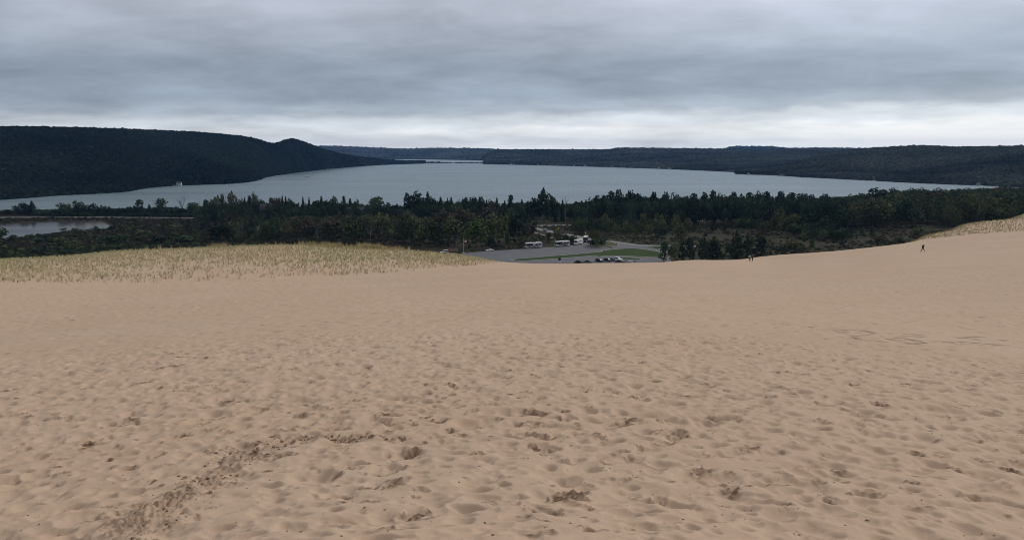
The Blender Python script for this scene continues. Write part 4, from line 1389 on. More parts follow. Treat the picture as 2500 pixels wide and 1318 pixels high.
def low_cover(name, n, px0, px1, r0, r1, hmin, hmax, flat, tones, templates, label, margin=2.0, thin=None, below=None, road=0):
    x, y = region(n, px0, px1, r0, r1, margin)
    if road:                                                   # only beyond (1) or only before (-1) the highway
        rl = ROADS[0][0]
        ra, rr0 = np.arctan2(rl[:, 0], rl[:, 1]), np.hypot(rl[:, 0], rl[:, 1])
        o_ = np.argsort(ra)
        k = (np.hypot(x, y) - np.interp(np.arctan2(x, y), ra[o_], rr0[o_])) * road > (4 if road > 0 else 9)
        x, y = x[k], y[k]
    if thin:
        k = fbm(x * thin[0], y * thin[0], 3, 140) > thin[1]
        x, y = x[k], y[k]
    m_ = len(x)
    h = rng.uniform(hmin, hmax, m_)
    if below is not None:                                      # keep the canopy under the crowns of the shore trees
        z0 = ground(x, y)
        pxs = to_px(x, y, z0 + 8)[0]
        hmax_ = EYE + ray(pxs, np.interp(pxs, TX, TY) + below)[1] * np.hypot(x, y) - z0
        h = np.minimum(h, hmax_ * rng.uniform(0.72, 1.0, m_))
        k = h > 2.5
        x, y, h = x[k], y[k], h[k]
        m_ = len(x)
    w = np.maximum(h, 6 if below is not None else 0) * flat * rng.uniform(0.8, 1.3, m_)
    col = np.array(tones)[rng.integers(0, len(tones), m_)] * rng.uniform(0.7, 1.35, (m_, 1))
    return tag(scatter(name, np.stack([x, y, ground(x, y) - 0.05], 1), np.stack([w, w, h], 1), rng.uniform(0, 6.28, m_), rng.integers(0, len(templates), m_), templates, col), label, kind='stuff')


C_ = COLOURS
low_cover('marsh_scrub', 44000, -900, 620, 440, 900, 0.6, 1.5, 1.8, [(0.050, 0.042, 0.034), (0.036, 0.038, 0.024), (0.030, 0.034, 0.022), (0.044, 0.042, 0.026)], T_BUSH + T_TWIG, 'dense brown marsh scrub between the pond and the dune', 1.0, None, None, -1)
low_cover('marsh_scrub', 7500, -900, 640, 440, 590, 1.6, 3.2, 1.3, [C_[DG], C_[OL], (0.036, 0.040, 0.024), C_[K]], T_BUSH + T_BUSH + T_TWIG, 'taller dark scrub right behind the foot of the grassy knoll', 1.5)
low_cover('marsh_scrub', 1300, -900, 640, 560, 760, 1.8, 4.0, 1.2, [C_[DG], C_[OL], C_[GR], C_[K]], T_BUSH, 'scattered green bushes standing out of the marsh scrub', 1.5, (0.03, -0.1), None, -1)
low_cover('marsh_scrub', 5600, 330, 1100, 480, 740, 2.0, 4.6, 1.0, [C_[BR], (0.050, 0.042, 0.038), (0.036, 0.034, 0.026), C_[DG]], T_BUSH + T_TWIG + T_TWIG, 'tall twiggy brown scrub filling the thicket behind the knoll')
low_cover('shore_scrub', 13000, -900, 620, 800, 960, 1.2, 4.5, 1.3, [C_[K], C_[DG]], T_BUSH, 'dark bushes forming a ragged hedge on the lake shore beside the highway', 1.0, (0.03, -0.2), None, 1)
low_cover('undergrowth', 3600, 900, 1420, 420, 640, 0.6, 1.8, 1.5, [C_[OL], C_[BR], C_[K]], T_BUSH, 'low heath bushes round the car park and entry road', 2.5, (0.04, -0.15))
low_cover('undergrowth', 9000, 1420, 2560, 330, 680, 0.5, 1.7, 1.8, [C_[OL], C_[BR], C_[K], (0.05, 0.045, 0.03)], T_BUSH, 'low heath bushes dotted over the meadow beyond the car park', 2.5, (0.05, -0.12))
low_cover('woodland', 700, 1400, 2100, 560, 660, 3.5, 8.0, 0.95, [C_[DG], C_[OL], C_[K], C_[DG]], T_CROWN, 'young trees thickening towards the shore wood across the meadow', 6.0, (0.02, -0.05))
low_cover('woodland', 900, 560, 1300, 560, 740, 4, 9, 0.9, [C_[K], C_[DG], C_[BR], C_[OL]], T_CROWN, 'young trees crowding the scrub wood behind the knoll', 7.0, None, 14)
low_cover('woodland', 1100, 480, 1420, 700, 860, 8, 16, 0.6, [C_[K], C_[DG], C_[K]], T_CROWN, 'dense filler canopy of the shore wood behind the single trees', 6.0, None, 5)
low_cover('woodland', 1300, 1400, 2060, 650, 900, 10, 26, 0.55, [C_[K], C_[DG], C_[K]], T_CROWN, 'dense dark canopy of the shore wood across the meadow', 6.0, None, 4)
low_cover('woodland', 2600, 2020, 2950, 640, 1250, 9, 22, 0.7, [C_[K], C_[DG], C_[OL], C_[OL], C_[DG], (0.07, 0.055, 0.035)], T_CROWN, 'dense mixed canopy covering the wooded rise at the lake end', 6.0, None, 3)

# ------------------------------------------------------------------ marram grass on the dune
m, t, b = new_mat('marram_grass')
a = N(t, 'ShaderNodeAttribute', attribute_type='INSTANCER', attribute_name='tint')
t.links.new(a.outputs['Color'], b.inputs['Base Color'])
b.inputs['Roughness'].default_value = 0.8
b.inputs['Specular IOR Level'].default_value = 0.1
M_GRASS = m


def tuft(seed, blades=20, lean=0.5, wide=0.016):
    g = random.Random(seed)
    V, Fc = [], []
    for i in range(blades):
        a, h = g.uniform(0, 6.28), g.uniform(0.55, 1.0)
        bx, by = g.gauss(0, .12), g.gauss(0, .12)
        l = g.uniform(0.1, lean)
        c, s = math.cos(a), math.sin(a)
        w = wide * g.uniform(.8, 1.6)
        b0 = len(V)
        for f, k in ((0, 1.0), (0.5, 0.9), (1.0, 0.15)):
            q = l * f * f
            V += [(bx + q * c - w * k * s, by + q * s + w * k * c, h * f * (1 - 0.2 * l * f)), (bx + q * c + w * k * s, by + q * s - w * k * c, h * f * (1 - 0.2 * l * f))]
        Fc += [(b0, b0 + 1, b0 + 3, b0 + 2), (b0 + 2, b0 + 3, b0 + 5, b0 + 4)]
    return mesh_np('tuft', V, np.array(Fc))


T_TUFT = [template('tuft', tuft(i), M_GRASS) for i in range(4)] + [template('reed', tuft(9, 26, 0.3, 0.012), M_GRASS)]
FRONT = [(-500, 700), (0, 690), (200, 690), (420, 686), (600, 680), (800, 672), (950, 664), (1060, 655), (1150, 650), (1262, 642)]      # lower edge of the grass in the photo
fx, fy = hit([p[0] for p in FRONT], [p[1] for p in FRONT])
FA, FR = np.arctan2(fx, fy), np.hypot(fx, fy)
CREST = {k: v[-1][0] for k, v in PROFILE.items()}
CA = np.array([float(ray(k, 650)[0]) for k in CREST])
CR = np.array(list(CREST.values()), float)
n = 70000
a0, a1 = float(ray(-420, 650)[0]), float(ray(1262, 642)[0])
a, u = rng.uniform(a0, a1, n), rng.random(n)
f, c = np.interp(a, FA, FR), np.interp(a, CA, CR)
r = f + (c + 16 - f) * u + rng.normal(0, 1.2, n)
x, y = r * np.sin(a), r * np.cos(a)
dens = 0.22 + 0.78 * smooth(0.05, 0.75, u) + 0.25 * fbm(x * 0.09, y * 0.09, 3, 150)
dens *= np.minimum(1, np.maximum(0.0, (a1 - a) / 0.03)) * 0.95 + 0.05
k = rng.random(n) < dens * 0.48
x, y, r, u, a, c = x[k], y[k], r[k], u[k], a[k], c[k]
n = len(x)
s = rng.uniform(0.32, 0.80, n) * (1.05 - 0.3 * u) * np.clip((a1 - a) / 0.055, 0.3, 1)
mixg = np.clip(0.15 + 0.8 * u + 0.5 * fbm(x * 0.06, y * 0.06, 2, 160), 0, 1)[:, None]
col = np.array((0.60, 0.50, 0.31)) * (1 - mixg) + np.array((0.47, 0.465, 0.245)) * mixg
odd = rng.random((n, 1))
col = np.where(odd < 0.05, col * np.array([0.45, 0.40, 0.40]), col) * rng.uniform(0.75, 1.15, (n, 1))
P = np.stack([x, y, dune(x, y) + relief(x, y)[0] - 0.03], 1)
Sx = np.stack([s * 0.75, s * 0.75, s], 1)
idx = rng.integers(0, 4, n)
# taller straw coloured reeds along the crest of the knoll
mr = 5200
pxr = rng.uniform(330, 1010, mr)
ar = ray(pxr, 605)[0]
rr = np.interp(ar, CA, CR) + rng.uniform(-5, 5, mr)
xr, yr = rr * np.sin(ar), rr * np.cos(ar)
kr = (fbm(xr * 0.10, yr * 0.10, 3, 170) > 0.0)
kr &= rng.random(mr) < smooth(330, 560, pxr) * (1 - smooth(900, 1010, pxr))
xr, yr = xr[kr], yr[kr]
hr = rng.uniform(0.7, 1.9, len(xr)) * rng.uniform(0.5, 1, len(xr))
P = np.concatenate([P, np.stack([xr, yr, dune(xr, yr) - 0.05], 1)])
Sx = np.concatenate([Sx, np.stack([hr * .6, hr * .6, hr], 1)])
col = np.concatenate([col, np.array((0.46, 0.385, 0.20)) * rng.uniform(0.6, 1.25, (len(xr), 1))])
idx = np.concatenate([idx, np.full(len(xr), 4)])
tag(scatter('marram_grass', P, Sx, rng.uniform(0, 6.28, len(P)), idx, T_TUFT, col), 'straw coloured marram grass covering the low knoll on the dune edge', kind='stuff')
# thin grass on the higher dune to the right
n = 16000
ag, ug = rng.uniform(float(ray(2185, 600)[0]), float(ray(3050, 560)[0]), n), rng.random(n)
cg = np.interp(ag, CA, CR)
rg_ = 243 + (cg + 10 - 243) * ug
k = (rg_ > 238) & (rng.random(n) < 0.35 + 0.6 * smooth(0.3, 1, ug))
ag, rg_ = ag[k], rg_[k]
x, y = rg_ * np.sin(ag), rg_ * np.cos(ag)
n = len(x)
s = rng.uniform(0.25, 0.6, n)
tag(scatter('marram_grass', np.stack([x, y, dune(x, y) + relief(x, y)[0] - 0.03], 1), np.stack([s, s, s], 1), rng.uniform(0, 6.28, n), rng.integers(0, 4, n), T_TUFT,
            np.array((0.42, 0.37, 0.19)) * rng.uniform(0.6, 1.25, (n, 1))), 'short sparse grass on the higher dune at the right', kind='stuff')

# ------------------------------------------------------------------ houses
def wall_mat(name, col):
    return plain(name, col, 0.85, 0.10, 0.8, 0.2)


M_WALL = {'white': wall_mat('white_siding', (0.62, 0.60, 0.57)), 'pale': wall_mat('pale_siding', (0.48, 0.47, 0.45)), 'grey': wall_mat('grey_siding', (0.24, 0.24, 0.25)), 'tan': wall_mat('tan_siding', (0.33, 0.28, 0.22)),
          'dark': wall_mat('dark_siding', (0.050, 0.050, 0.055)), 'stone': wall_mat('pale_stone', (0.20, 0.185, 0.175))}
M_ROOF = plain('dark_roof', (0.060, 0.060, 0.066), 0.85, 0.2, 0.8)
M_RED_ROOF = plain('dark_red_roof', (0.085, 0.042, 0.036), 0.85, 0.2, 0.8)
M_GLASS = plain('window_glass', (0.018, 0.020, 0.024), 0.3, 0.1, 1, 0.1)
M_TRIM = plain('white_trim', (0.66, 0.66, 0.64), 0.7, 0.05)
M_WOOD = plain('weathered_wood', (0.16, 0.13, 0.10), 0.9, 0.2, 3)


def gable(mb, w, d, h0, h1, over=0.5, th=0.25, y0=None):
    """Gable roof with its ridge along x: two sloping slabs."""
    y0 = -d / 2 if y0 is None else y0
    yc, x0, x1 = y0 + d / 2, -w / 2 - over, w / 2 + over
    for sgn in (-1, 1):
        ye = yc + sgn * (d / 2 + over)
        ze = h0 - (h1 - h0) * over / (d / 2)
        pts = [(x0, yc, h1), (x1, yc, h1), (x1, ye, ze), (x0, ye, ze)]
        mb.add(pts + [(a, b_, c + th) for a, b_, c in pts], [(0, 1, 2, 3), (7, 6, 5, 4), (0, 4, 5, 1), (1, 5, 6, 2), (2, 6, 7, 3), (3, 7, 4, 0)])
    return mb


def house(x, y, z, rz, w, d, h, label, walls, roof=None, gable_front=True, chimney=False, storeys=1, group=None):
    """A gabled house; local -y faces the viewer. gable_front turns the ridge towards the viewer."""
    r = empty('house', (x, y, z), rz, label, 'house', group)
    eave = h * 0.58
    mb = MB()
    if gable_front:
        mb.prism([(-w / 2, 0), (w / 2, 0), (w / 2, eave), (0, h), (-w / 2, eave)], -d / 2, d / 2)
    else:
        mb.box(-w / 2, w / 2, -d / 2, d / 2, -0.5, eave)
        mb.add([(-w / 2, -d / 2, eave), (-w / 2, d / 2, eave), (-w / 2, 0, h), (w / 2, -d / 2, eave), (w / 2, d / 2, eave), (w / 2, 0, h)], [(0, 2, 1), (3, 4, 5)])
    mb.obj('wall', M_WALL[walls], r)
    rb = gable(MB(), d if gable_front else w, w if gable_front else d, eave, h)
    ro = rb.obj('roof', roof or M_ROOF, r, rot=(0, 0, PI / 2 if gable_front else 0))
    if chimney:
        MB().box(-0.5, 0.5, -0.4, 0.4, h * 0.75, h + 1.2).obj('chimney', M_WALL['stone'], ro, loc=(w * 0.22, 0, 0))
    nwin = max(2, int(w / 3.5))
    for s in range(storeys):
        zb = 1.0 + s * eave / max(1, storeys) * 0.95
        for i in range(nwin):
            xc = -w / 2 + w * (i + 0.5) / nwin
            if s == 0 and i == nwin // 2:
                dr = MB().box(xc - 0.55, xc + 0.55, -d / 2 - 0.06, -d / 2 + 0.02, 0.05, 2.15).obj('door', M_WOOD, r)
                MB().box(xc + 0.35, xc + 0.43, -d / 2 - 0.14, -d / 2 - 0.06, 1.0, 1.08).obj('handle', M_TRIM, dr)
                continue
            f = MB().box(xc - 0.75, xc + 0.75, -d / 2 - 0.05, -d / 2 + 0.02, zb, zb + 1.35).obj('window', M_TRIM, r)
            MB().box(xc - 0.65, xc + 0.65, -d / 2 - 0.07, -d / 2 - 0.051, zb + 0.1, zb + 1.25).obj('pane', M_GLASS, f)
    return r


def facing(x, y):
    return -math.atan2(x, y)


x, y, z = (float(v[0]) for v in at_ground(878, 531))
d0 = math.hypot(x, y)
top = EYE + float(ray(878, 506)[1]) * d0 - z
hb = house(x, y, z, facing(x, y) + 0.1, 21, 10, top, 'large grey lakeside house with a long dark roof and two front gables', 'stone', None, False, True, 2)
for gx_, gh in ((-1.5, 0.72), (5.0, 0.82)):
    gb = MB().prism([(-2.6, 0), (2.6, 0), (2.6, top * gh - 2.4), (0, top * gh), (-2.6, top * gh - 2.4)], -8.2, -5.003)
    wg = gb.obj('gable', M_WALL['stone'], hb, loc=(gx_, 0, 0))
    rr_ = gable(MB(), 3.6, 5.2, top * gh - 2.4, top * gh, 0.3, 0.2)
    rr_.obj('gable_roof', M_ROOF, wg, rot=(0, 0, PI / 2), loc=(0, -6.5, 0))
    MB().box(-1.0, 1.0, -8.26, -8.21, 3.2, 4.8).obj('window', M_GLASS, wg)
for px, py, top, w, walls, roof, gf, lab in [
    (652, 531, 497.5, 11, 'dark', None, False, 'dark house with a wide dark roof among the bare shore trees'),
    (985, 532, 512, 13, 'dark', None, False, 'low dark roofed house half hidden between the shore spruces'),
    (1008, 545, 531, 9, 'stone', M_ROOF, True, 'small pale gabled cottage showing through the scrub wood')]:
    x, y, z = (float(v[0]) for v in at_ground(px, py))
    h = EYE + float(ray(px, top)[1]) * math.hypot(x, y) - z
    house(x, y, z, facing(x, y) + (0.25 if gf else -0.1), w, 8, h, lab, walls, roof, gf, False, 1)
SH_LABEL = ['pale gabled house on the far left shore below the dark ridge', 'small tan boathouse at the waterline beside the left docks', 'small grey cottage where the left shore starts to narrow',
            'tan house nearest the narrows on the far right shore', 'grey house beside the tan one nearest the narrows', 'lone grey cottage left of centre on the far right shore', 'broad tan cottage at the water on the far right shore',
            'tall tan house in the middle of the far right shore', 'low grey cottage between woods on the far right shore', 'tan cottage beside the long low building on the right shore',
            'long low tan building on the far right shore', 'tan cottage just past the wooded point on the right shore', 'grey cottage by a dock past the wooded point', 'grey house standing alone below the nearer right hill',
            'grey cottage at the lake end by the wooded rise']
for (x, y), (px, py, w, h, c), lab in zip(HOUSE_AT, SHORE_HOUSES, SH_LABEL):
    house(x, y, 0.8, facing(x, y) + random.uniform(-.4, .4), w, w * 0.7, h, lab, c, None, random.random() < 0.5, False, 1, 'houses along the far shores')

# little building at the near corner of the car park
x, y, z = (float(v[0]) for v in at_ground(1106, 619.5))
r = empty('visitor_kiosk', (x, y, z), facing(x, y), 'low pale building with a dark red roof at the grass edge', 'building')
MB().box(-2.4, 2.4, -1.6, 1.6, -0.2, 1.75).obj('wall', M_WALL['tan'], r)
gable(MB(), 4.8, 3.2, 1.75, 2.75, 0.45, 0.12).obj('roof', M_RED_ROOF, r)
for i in range(4):
    MB().box(-2.1 + i * 0.95, -1.45 + i * 0.95, -1.66, -1.58, 0.9, 1.6).obj('window', M_GLASS, r)
MB().box(1.55, 2.25, -1.66, -1.58, 0.0, 1.65).obj('door', M_WOOD, r)

# ------------------------------------------------------------------ vehicles
def paint(name, col, rough=0.3):
    return plain(name, col, 0.45, 0.03, 1.0, 0.16, 0.0, 0.0)


PAINT = {'white': paint('white_paint', (0.74, 0.74, 0.73)), 'black': paint('black_paint', (0.018, 0.018, 0.020)), 'dark blue': paint('dark_blue_paint', (0.022, 0.026, 0.045)), 'grey': paint('grey_paint', (0.11, 0.115, 0.125)),
         'blue grey': paint('blue_grey_paint', (0.07, 0.085, 0.12)), 'silver': paint('silver_paint', (0.42, 0.42, 0.42)), 'dark red': paint('dark_red_paint', (0.06, 0.022, 0.020))}
M_TYRE = plain('tyre_rubber', (0.016, 0.016, 0.016), 0.9)
M_RIM = plain('wheel_rim', (0.35, 0.35, 0.36), 0.35, 0.05, 2, 0.5, 0.7)
M_LAMP = plain('head_lamp', (0.72, 0.74, 0.76), 0.15)
M_TAIL = plain('tail_lamp', (0.25, 0.01, 0.01), 0.3)
M_DARK = plain('dark_trim', (0.025, 0.025, 0.027), 0.6)


def wheel(parent, x, y, r, w):
    a = MB().tube((0, -w / 2, 0), (0, w / 2, 0), r, r, 16).obj('wheel', M_TYRE, parent, loc=(x, y, r))
    MB().tube((0, -w / 2 - .012, 0), (0, w / 2 + .012, 0), r * 0.6, r * 0.6, 12).obj('rim', M_RIM, a)


def slab(parent, name, mat, quad, out=0.012):
    """A thin panel set proud of a quadrilateral face."""
    q = [Vector(p) for p in quad]
    n_ = (q[1] - q[0]).cross(q[3] - q[0]).normalized()
    c = sum(q, Vector()) / 4
    q = [c + (p - c) * 0.86 for p in q]
    pts = [p + n_ * out for p in q] + [p - n_ * out for p in q]
    return MB().add(pts, [(0, 1, 2, 3), (7, 6, 5, 4), (0, 4, 5, 1), (1, 5, 6, 2), (2, 6, 7, 3), (3, 7, 4, 0)]).obj(name, mat, parent)


def car(px, py, heading, colour, label, suv=True, cat='car', group=None, name='parked_car', L=4.6):
    x, y, z = (float(v[0]) for v in at_ground(px, py))
    z += 0.06
    r = empty(name, (x, y, z), heading, label, cat, group)
    m_ = PAINT[colour]
    W, H = 1.84, (1.72 if suv else 1.44)
    h1 = 0.95 if suv else 0.84
    hx_ = L / 2
    if suv:
        prof = [(-hx_, .38), (hx_ - .1, .34), (hx_, .55), (hx_ - .06, .86), (hx_ - 1.15, h1 + .06), (-hx_ + .05, h1 + .08), (-hx_ - .02, .7)]
        cb, ct = (-hx_ + .06, hx_ - 1.25), (-hx_ + .35, hx_ - 2.0)
    else:
        prof = [(-hx_, .36), (hx_ - .1, .32), (hx_, .5), (hx_ - .08, .74), (hx_ - 1.2, h1 + .04), (-hx_ + .8, h1 + .07), (-hx_ + .05, h1), (-hx_ - .02, .6)]
        cb, ct = (-hx_ + .55, hx_ - 1.25), (-hx_ + 1.25, hx_ - 2.15)
    MB().prism(prof, -W / 2, W / 2).obj('body', m_, r, bevel=0.07)
    yb, yt = W / 2 - .06, W / 2 - .24
    Bq = [(cb[0], -yb, h1), (cb[1], -yb, h1), (cb[1], yb, h1), (cb[0], yb, h1)]
    Tq = [(ct[0], -yt, H), (ct[1], -yt, H), (ct[1], yt, H), (ct[0], yt, H)]
    MB().add(Bq + Tq, [(3, 2, 1, 0), (4, 5, 6, 7), (0, 1, 5, 4), (1, 2, 6, 5), (2, 3, 7, 6), (3, 0, 4, 7)]).obj('cabin', m_, r, bevel=0.05)
    slab(r, 'windshield', M_GLASS, [Bq[1], Bq[2], Tq[2], Tq[1]])
    slab(r, 'rear_window', M_GLASS, [Bq[3], Bq[0], Tq[0], Tq[3]])
    slab(r, 'side_window', M_GLASS, [Bq[0], Bq[1], Tq[1], Tq[0]])
    slab(r, 'side_window', M_GLASS, [Bq[2], Bq[3], Tq[3], Tq[2]])
    for sx_ in (-1, 1):
        for sy_ in (-1, 1):
            wheel(r, sx_ * (L / 2 - .85), sy_ * (W / 2 - .1), .34, .23)
    for sy_ in (-1, 1):
        MB().box(hx_ - .12, hx_ - .01, sy_ * .68 - .18, sy_ * .68 + .18, .60, .76).obj('headlight', M_LAMP, r)
        MB().box(-hx_ - .02, -hx_ + .08, sy_ * .72 - .14, sy_ * .72 + .14, .70, .92).obj('taillight', M_TAIL, r)
        MB().box(hx_ - 1.75, hx_ - 1.6, sy_ * (W / 2 + .09) - .09, sy_ * (W / 2 + .09) + .09, h1 + .02, h1 + .16).obj('mirror', m_, r)
    MB().box(-hx_ - .04, -hx_ + .03, -W / 2 + .1, W / 2 - .1, .36, .5).obj('bumper', M_DARK, r)
    return r


def two_px(a, b_):
    """Centre, heading (from b towards a) and length of a vehicle whose front foot is at pixel a and rear foot at pixel b."""
    (x0, x1), (y0, y1), (z0, z1) = (tuple(map(float, v)) for v in at_ground([a[0], b_[0]], [a[1], b_[1]]))
    return (x0 + x1) / 2, (y0 + y1) / 2, (z0 + z1) / 2 + .06, math.atan2(y0 - y1, x0 - x1), math.hypot(x0 - x1, y0 - y1)


M_COACH = plain('coach_body', (0.46, 0.46, 0.47), 0.35, 0.04, 1, 0.5)
M_COACH_DARK = plain('dark_coach_body', (0.030, 0.032, 0.040), 0.3, 0.1, 1, 0.5)
M_COACH_ROOF = plain('white_coach_roof', (0.66, 0.66, 0.64), 0.5, 0.03)
M_SWIRL = plain('dark_swirl', (0.022, 0.024, 0.030), 0.35)
M_SWIRL2 = plain('grey_swirl', (0.17, 0.175, 0.19), 0.35)
M_AC = plain('roof_unit', (0.70, 0.70, 0.68), 0.5)


def swoosh(parent, mat, pts, W, L):
    """A curved band on each flank: pts are (x along, z low, z high)."""
    for s in (-1, 1):
        y0 = s * (W / 2 + .004)
        y1 = s * (W / 2 + .022)
        k = len(pts)
        vs = [(x, y, z) for y in (y0, y1) for x, a, b_ in pts for z in (a, b_)]
        fs = []
        for i in range(k - 1):
            q = [2 * i, 2 * i + 2, 2 * i + 3, 2 * i + 1]
            fs += [tuple(2 * k + j for j in (q if s < 0 else q[::-1])), tuple(q[::-1] if s < 0 else q)]
            fs += [(2 * i, 2 * k + 2 * i, 2 * k + 2 * i + 2, 2 * i + 2), (2 * i + 1, 2 * i + 3, 2 * k + 2 * i + 3, 2 * k + 2 * i + 1)]
        MB().add(vs, fs).obj('swirl_stripe', mat, parent)


def coach(a, b_, label, dark=False, L=None, nunits=2):
    """Bus shaped motorhome; +x is the front."""
    x, y, z, hd, l = two_px(a, b_)
    L = L or l * 0.88
    W, H = 2.5, 3.2
    r = empty('motorhome', (x, y, z), hd, label, 'motorhome', 'motorhomes in the car park')
    h = L / 2
    MB().prism([(-h, .5), (h - .25, .45), (h, .8), (h - .02, 1.5), (h - .32, H - .25), (h - .5, H - .08), (-h + .06, H - .08), (-h, H - .3)], -W / 2, W / 2).obj('body', M_COACH_DARK if dark else M_COACH, r, bevel=0.06)
    MB().prism([(-h + .05, H - .075), (h - .5, H - .075), (h - .62, H + .10), (-h + .15, H + .10)], -W / 2 + .02, W / 2 - .02).obj('roof', M_COACH_ROOF, r, bevel=0.03)
    for i in range(nunits):
        xc = -h + L * (0.28 + 0.40 * i)
        MB().prism([(xc - .55, H + .11), (xc + .55, H + .11), (xc + .35, H + .42), (xc - .45, H + .42)], -.4, .4).obj('roof_air_conditioner', M_AC, r)
    slab(r, 'windshield', M_GLASS, [(h - .03, -W / 2 + .05, 1.5), (h - .03, W / 2 - .05, 1.5), (h - .30, W / 2 - .05, H - .35), (h - .30, -W / 2 + .05, H - .35)], 0.03)
    for s in (-1, 1):
        for x0, x1, z0, z1 in ((h - 2.6, h - .5, 1.65, 2.7), (h - 4.3, h - 3.0, 1.75, 2.65), (-h + 3.2, -h + 4.6, 1.85, 2.6), (-h + 1.2, -h + 2.3, 1.95, 2.6)):
            MB().box(x0, x1, s * W / 2 - .02, s * W / 2 + .024, z0, z1).obj('side_window', M_GLASS, r)
        MB().box(h - .06, h + .03, s * .9 - .28, s * .9 + .28, .85, 1.12).obj('headlight', M_LAMP, r)
        MB().box(-h - .03, -h + .05, s * 1.05 - .12, s * 1.05 + .12, .95, 1.3).obj('taillight', M_TAIL, r)
        MB().box(h - .2, h - .02, s * (W / 2 + .2) - .1, s * (W / 2 + .2) + .1, 1.9, 2.35).obj('mirror', M_DARK, r)
        for xw in (h - 2.1, -h + 3.0, -h + 1.9):
            wheel(r, xw, s * (W / 2 - .14), .48, .3)
    MB().box(h - 3.0 - 0.0, h - 2.95 + .72, -W / 2 - .028, -W / 2 - .003, .62, 1.72).obj('door', M_COACH_DARK if dark else M_COACH, r)
    if not dark:
        c = lambda f: -h + L * f
        swoosh(r, M_SWIRL, [(c(.97), 1.5, 2.92), (c(.80), 1.4, 2.92), (c(.66), 1.75, 2.88), (c(.56), 2.2, 2.8)], W, L)
        swoosh(r, M_SWIRL, [(c(.95), .70, .95), (c(.75), .85, 1.25), (c(.50), 1.45, 1.95), (c(.28), 2.0, 2.4), (c(.03), 2.4, 2.75)], W, L)
        swoosh(r, M_SWIRL, [(c(.55), .55, .85), (c(.40), .75, 1.25), (c(.22), 1.35, 1.75), (c(.02), 1.9, 2.1)], W, L)
        swoosh(r, M_SWIRL2, [(c(.72), .60, .78), (c(.50), 1.0, 1.3), (c(.28), 1.75, 2.0), (c(.03), 2.35, 2.55)], W, L)
    return r


coach((1280, 607.2), (1324, 604.4), 'large white motorhome with bold dark swirls, nearest the white car')
coach((1354, 603.2), (1391, 600.4), 'white motorhome with dark swirls, parked behind the first one')
coach((1426.5, 593.5), (1433, 586.0), 'dark fronted motorhome with a white roof, rolling in from the entry road', True, 10.5)


def cabover(a, b_, label):
    x, y, z, hd, l = two_px(a, b_)
    L, W, H = 7.4, 2.4, 3.2
    h = L / 2
    r = empty('motorhome', (x, y, z), hd, label, 'motorhome', 'motorhomes in the car park')
    MB().prism([(-h, .55), (h - 2.2, .55), (h - 2.2, 2.05), (h - .55, 2.2), (h - .5, 2.75), (h - .95, H), (-h + .1, H), (-h, H - .2)], -W / 2, W / 2).obj('body', M_COACH_ROOF, r, bevel=0.06)
    MB().prism([(h - 2.19, .45), (h - .05, .45), (h, .7), (h - .05, 1.15), (h - .75, 1.3), (h - 1.35, 2.02), (h - 2.19, 2.02)], -1.0, 1.0).obj('cab', M_COACH_ROOF, r, bevel=0.05)
    slab(r, 'windshield', M_GLASS, [(h - .76, -.95, 1.3), (h - .76, .95, 1.3), (h - 1.36, .9, 2.0), (h - 1.36, -.9, 2.0)], 0.02)
    MB().box(h - .56, h - .46, -.8, .8, 2.32, 2.62).obj('over_cab_window', M_GLASS, r)
    for s in (-1, 1):
        MB().box(h - 2.1, h - 1.35, s * 1.0 - .02, s * 1.0 + .02, 1.3, 1.9).obj('side_window', M_GLASS, r)
        MB().box(-h + 3.0, -h + 4.2, s * W / 2 - .02, s * W / 2 + .024, 1.7, 2.4).obj('side_window', M_GLASS, r)
        MB().box(-h + .8, -h + 1.8, s * W / 2 - .02, s * W / 2 + .024, 1.8, 2.35).obj('side_window', M_GLASS, r)
        MB().box(h - .12, h + .02, s * .75 - .16, s * .75 + .16, .78, .98).obj('headlight', M_LAMP, r)
        MB().box(h - 1.3, h - 1.15, s * 1.16 - .1, s * 1.16 + .1, 1.35, 1.65).obj('mirror', M_DARK, r)
        MB().box(-h + .5, h - 2.5, s * W / 2 - .02, s * W / 2 + .02, 1.15, 1.3).obj('stripe', M_SWIRL2, r)
        wheel(r, h - 1.0, s * .92, .38, .24)
        wheel(r, -h + 1.9, s * 1.02, .38, .3)
    MB().box(-h + 1.2, -h + 2.2, -.35, .35, H + .005, H + .3).obj('roof_air_conditioner', M_AC, r)
    return r


cabover((1402.5, 598.6), (1421, 595.4), 'white cab over camper between the swirled and the dark motorhome')

EDGE = two_px((1185, 613.4), (1206, 612.0))[3]
car(1195.5, 613.6, EDGE, 'white', 'white sedan parked alone along the upper edge of the car park', False, group='cars in the car park')
FR = math.radians(-42)
for px, py, c, lab, sv, hd in [
    (1464, 640.0, 'dark blue', 'dark blue car at the near end of the row by the grass strip', True, FR), (1484, 638.6, 'black', 'black car, second in the row beside the lawn island', True, FR),
    (1496.5, 637.0, 'blue grey', 'blue grey car between the black and the white one', False, FR), (1509, 635.8, 'white', 'white car at the far end of the row by the lawn island', True, FR),
    (1413, 642.6, 'black', 'black car half hidden behind the sand edge, nearest the signboard', False, math.radians(-4)), (1435, 641.8, 'grey', 'dark grey car half hidden behind the sand edge beside the grass strip', False, math.radians(-4)),
    (1512, 641.6, 'dark red', 'dark red car whose roof just shows above the sand edge', False, math.radians(-10)), (1530, 640.6, 'silver', 'silver car low behind the sand edge near the upright post', False, math.radians(-6))]:
    car(px, py, hd, c, lab, sv, group='cars in the car park')
car(1085, 618.2, EDGE, 'white', 'white van roof peeking over the grass left of the kiosk', True, 'van', None, 'parked_van', 5.0)
car(1330, 564.6, two_px((1320, 561.5), (1340, 565.5))[3], 'silver', 'silver roofed car driving on the entry road bend', True, 'car', None, 'moving_car')
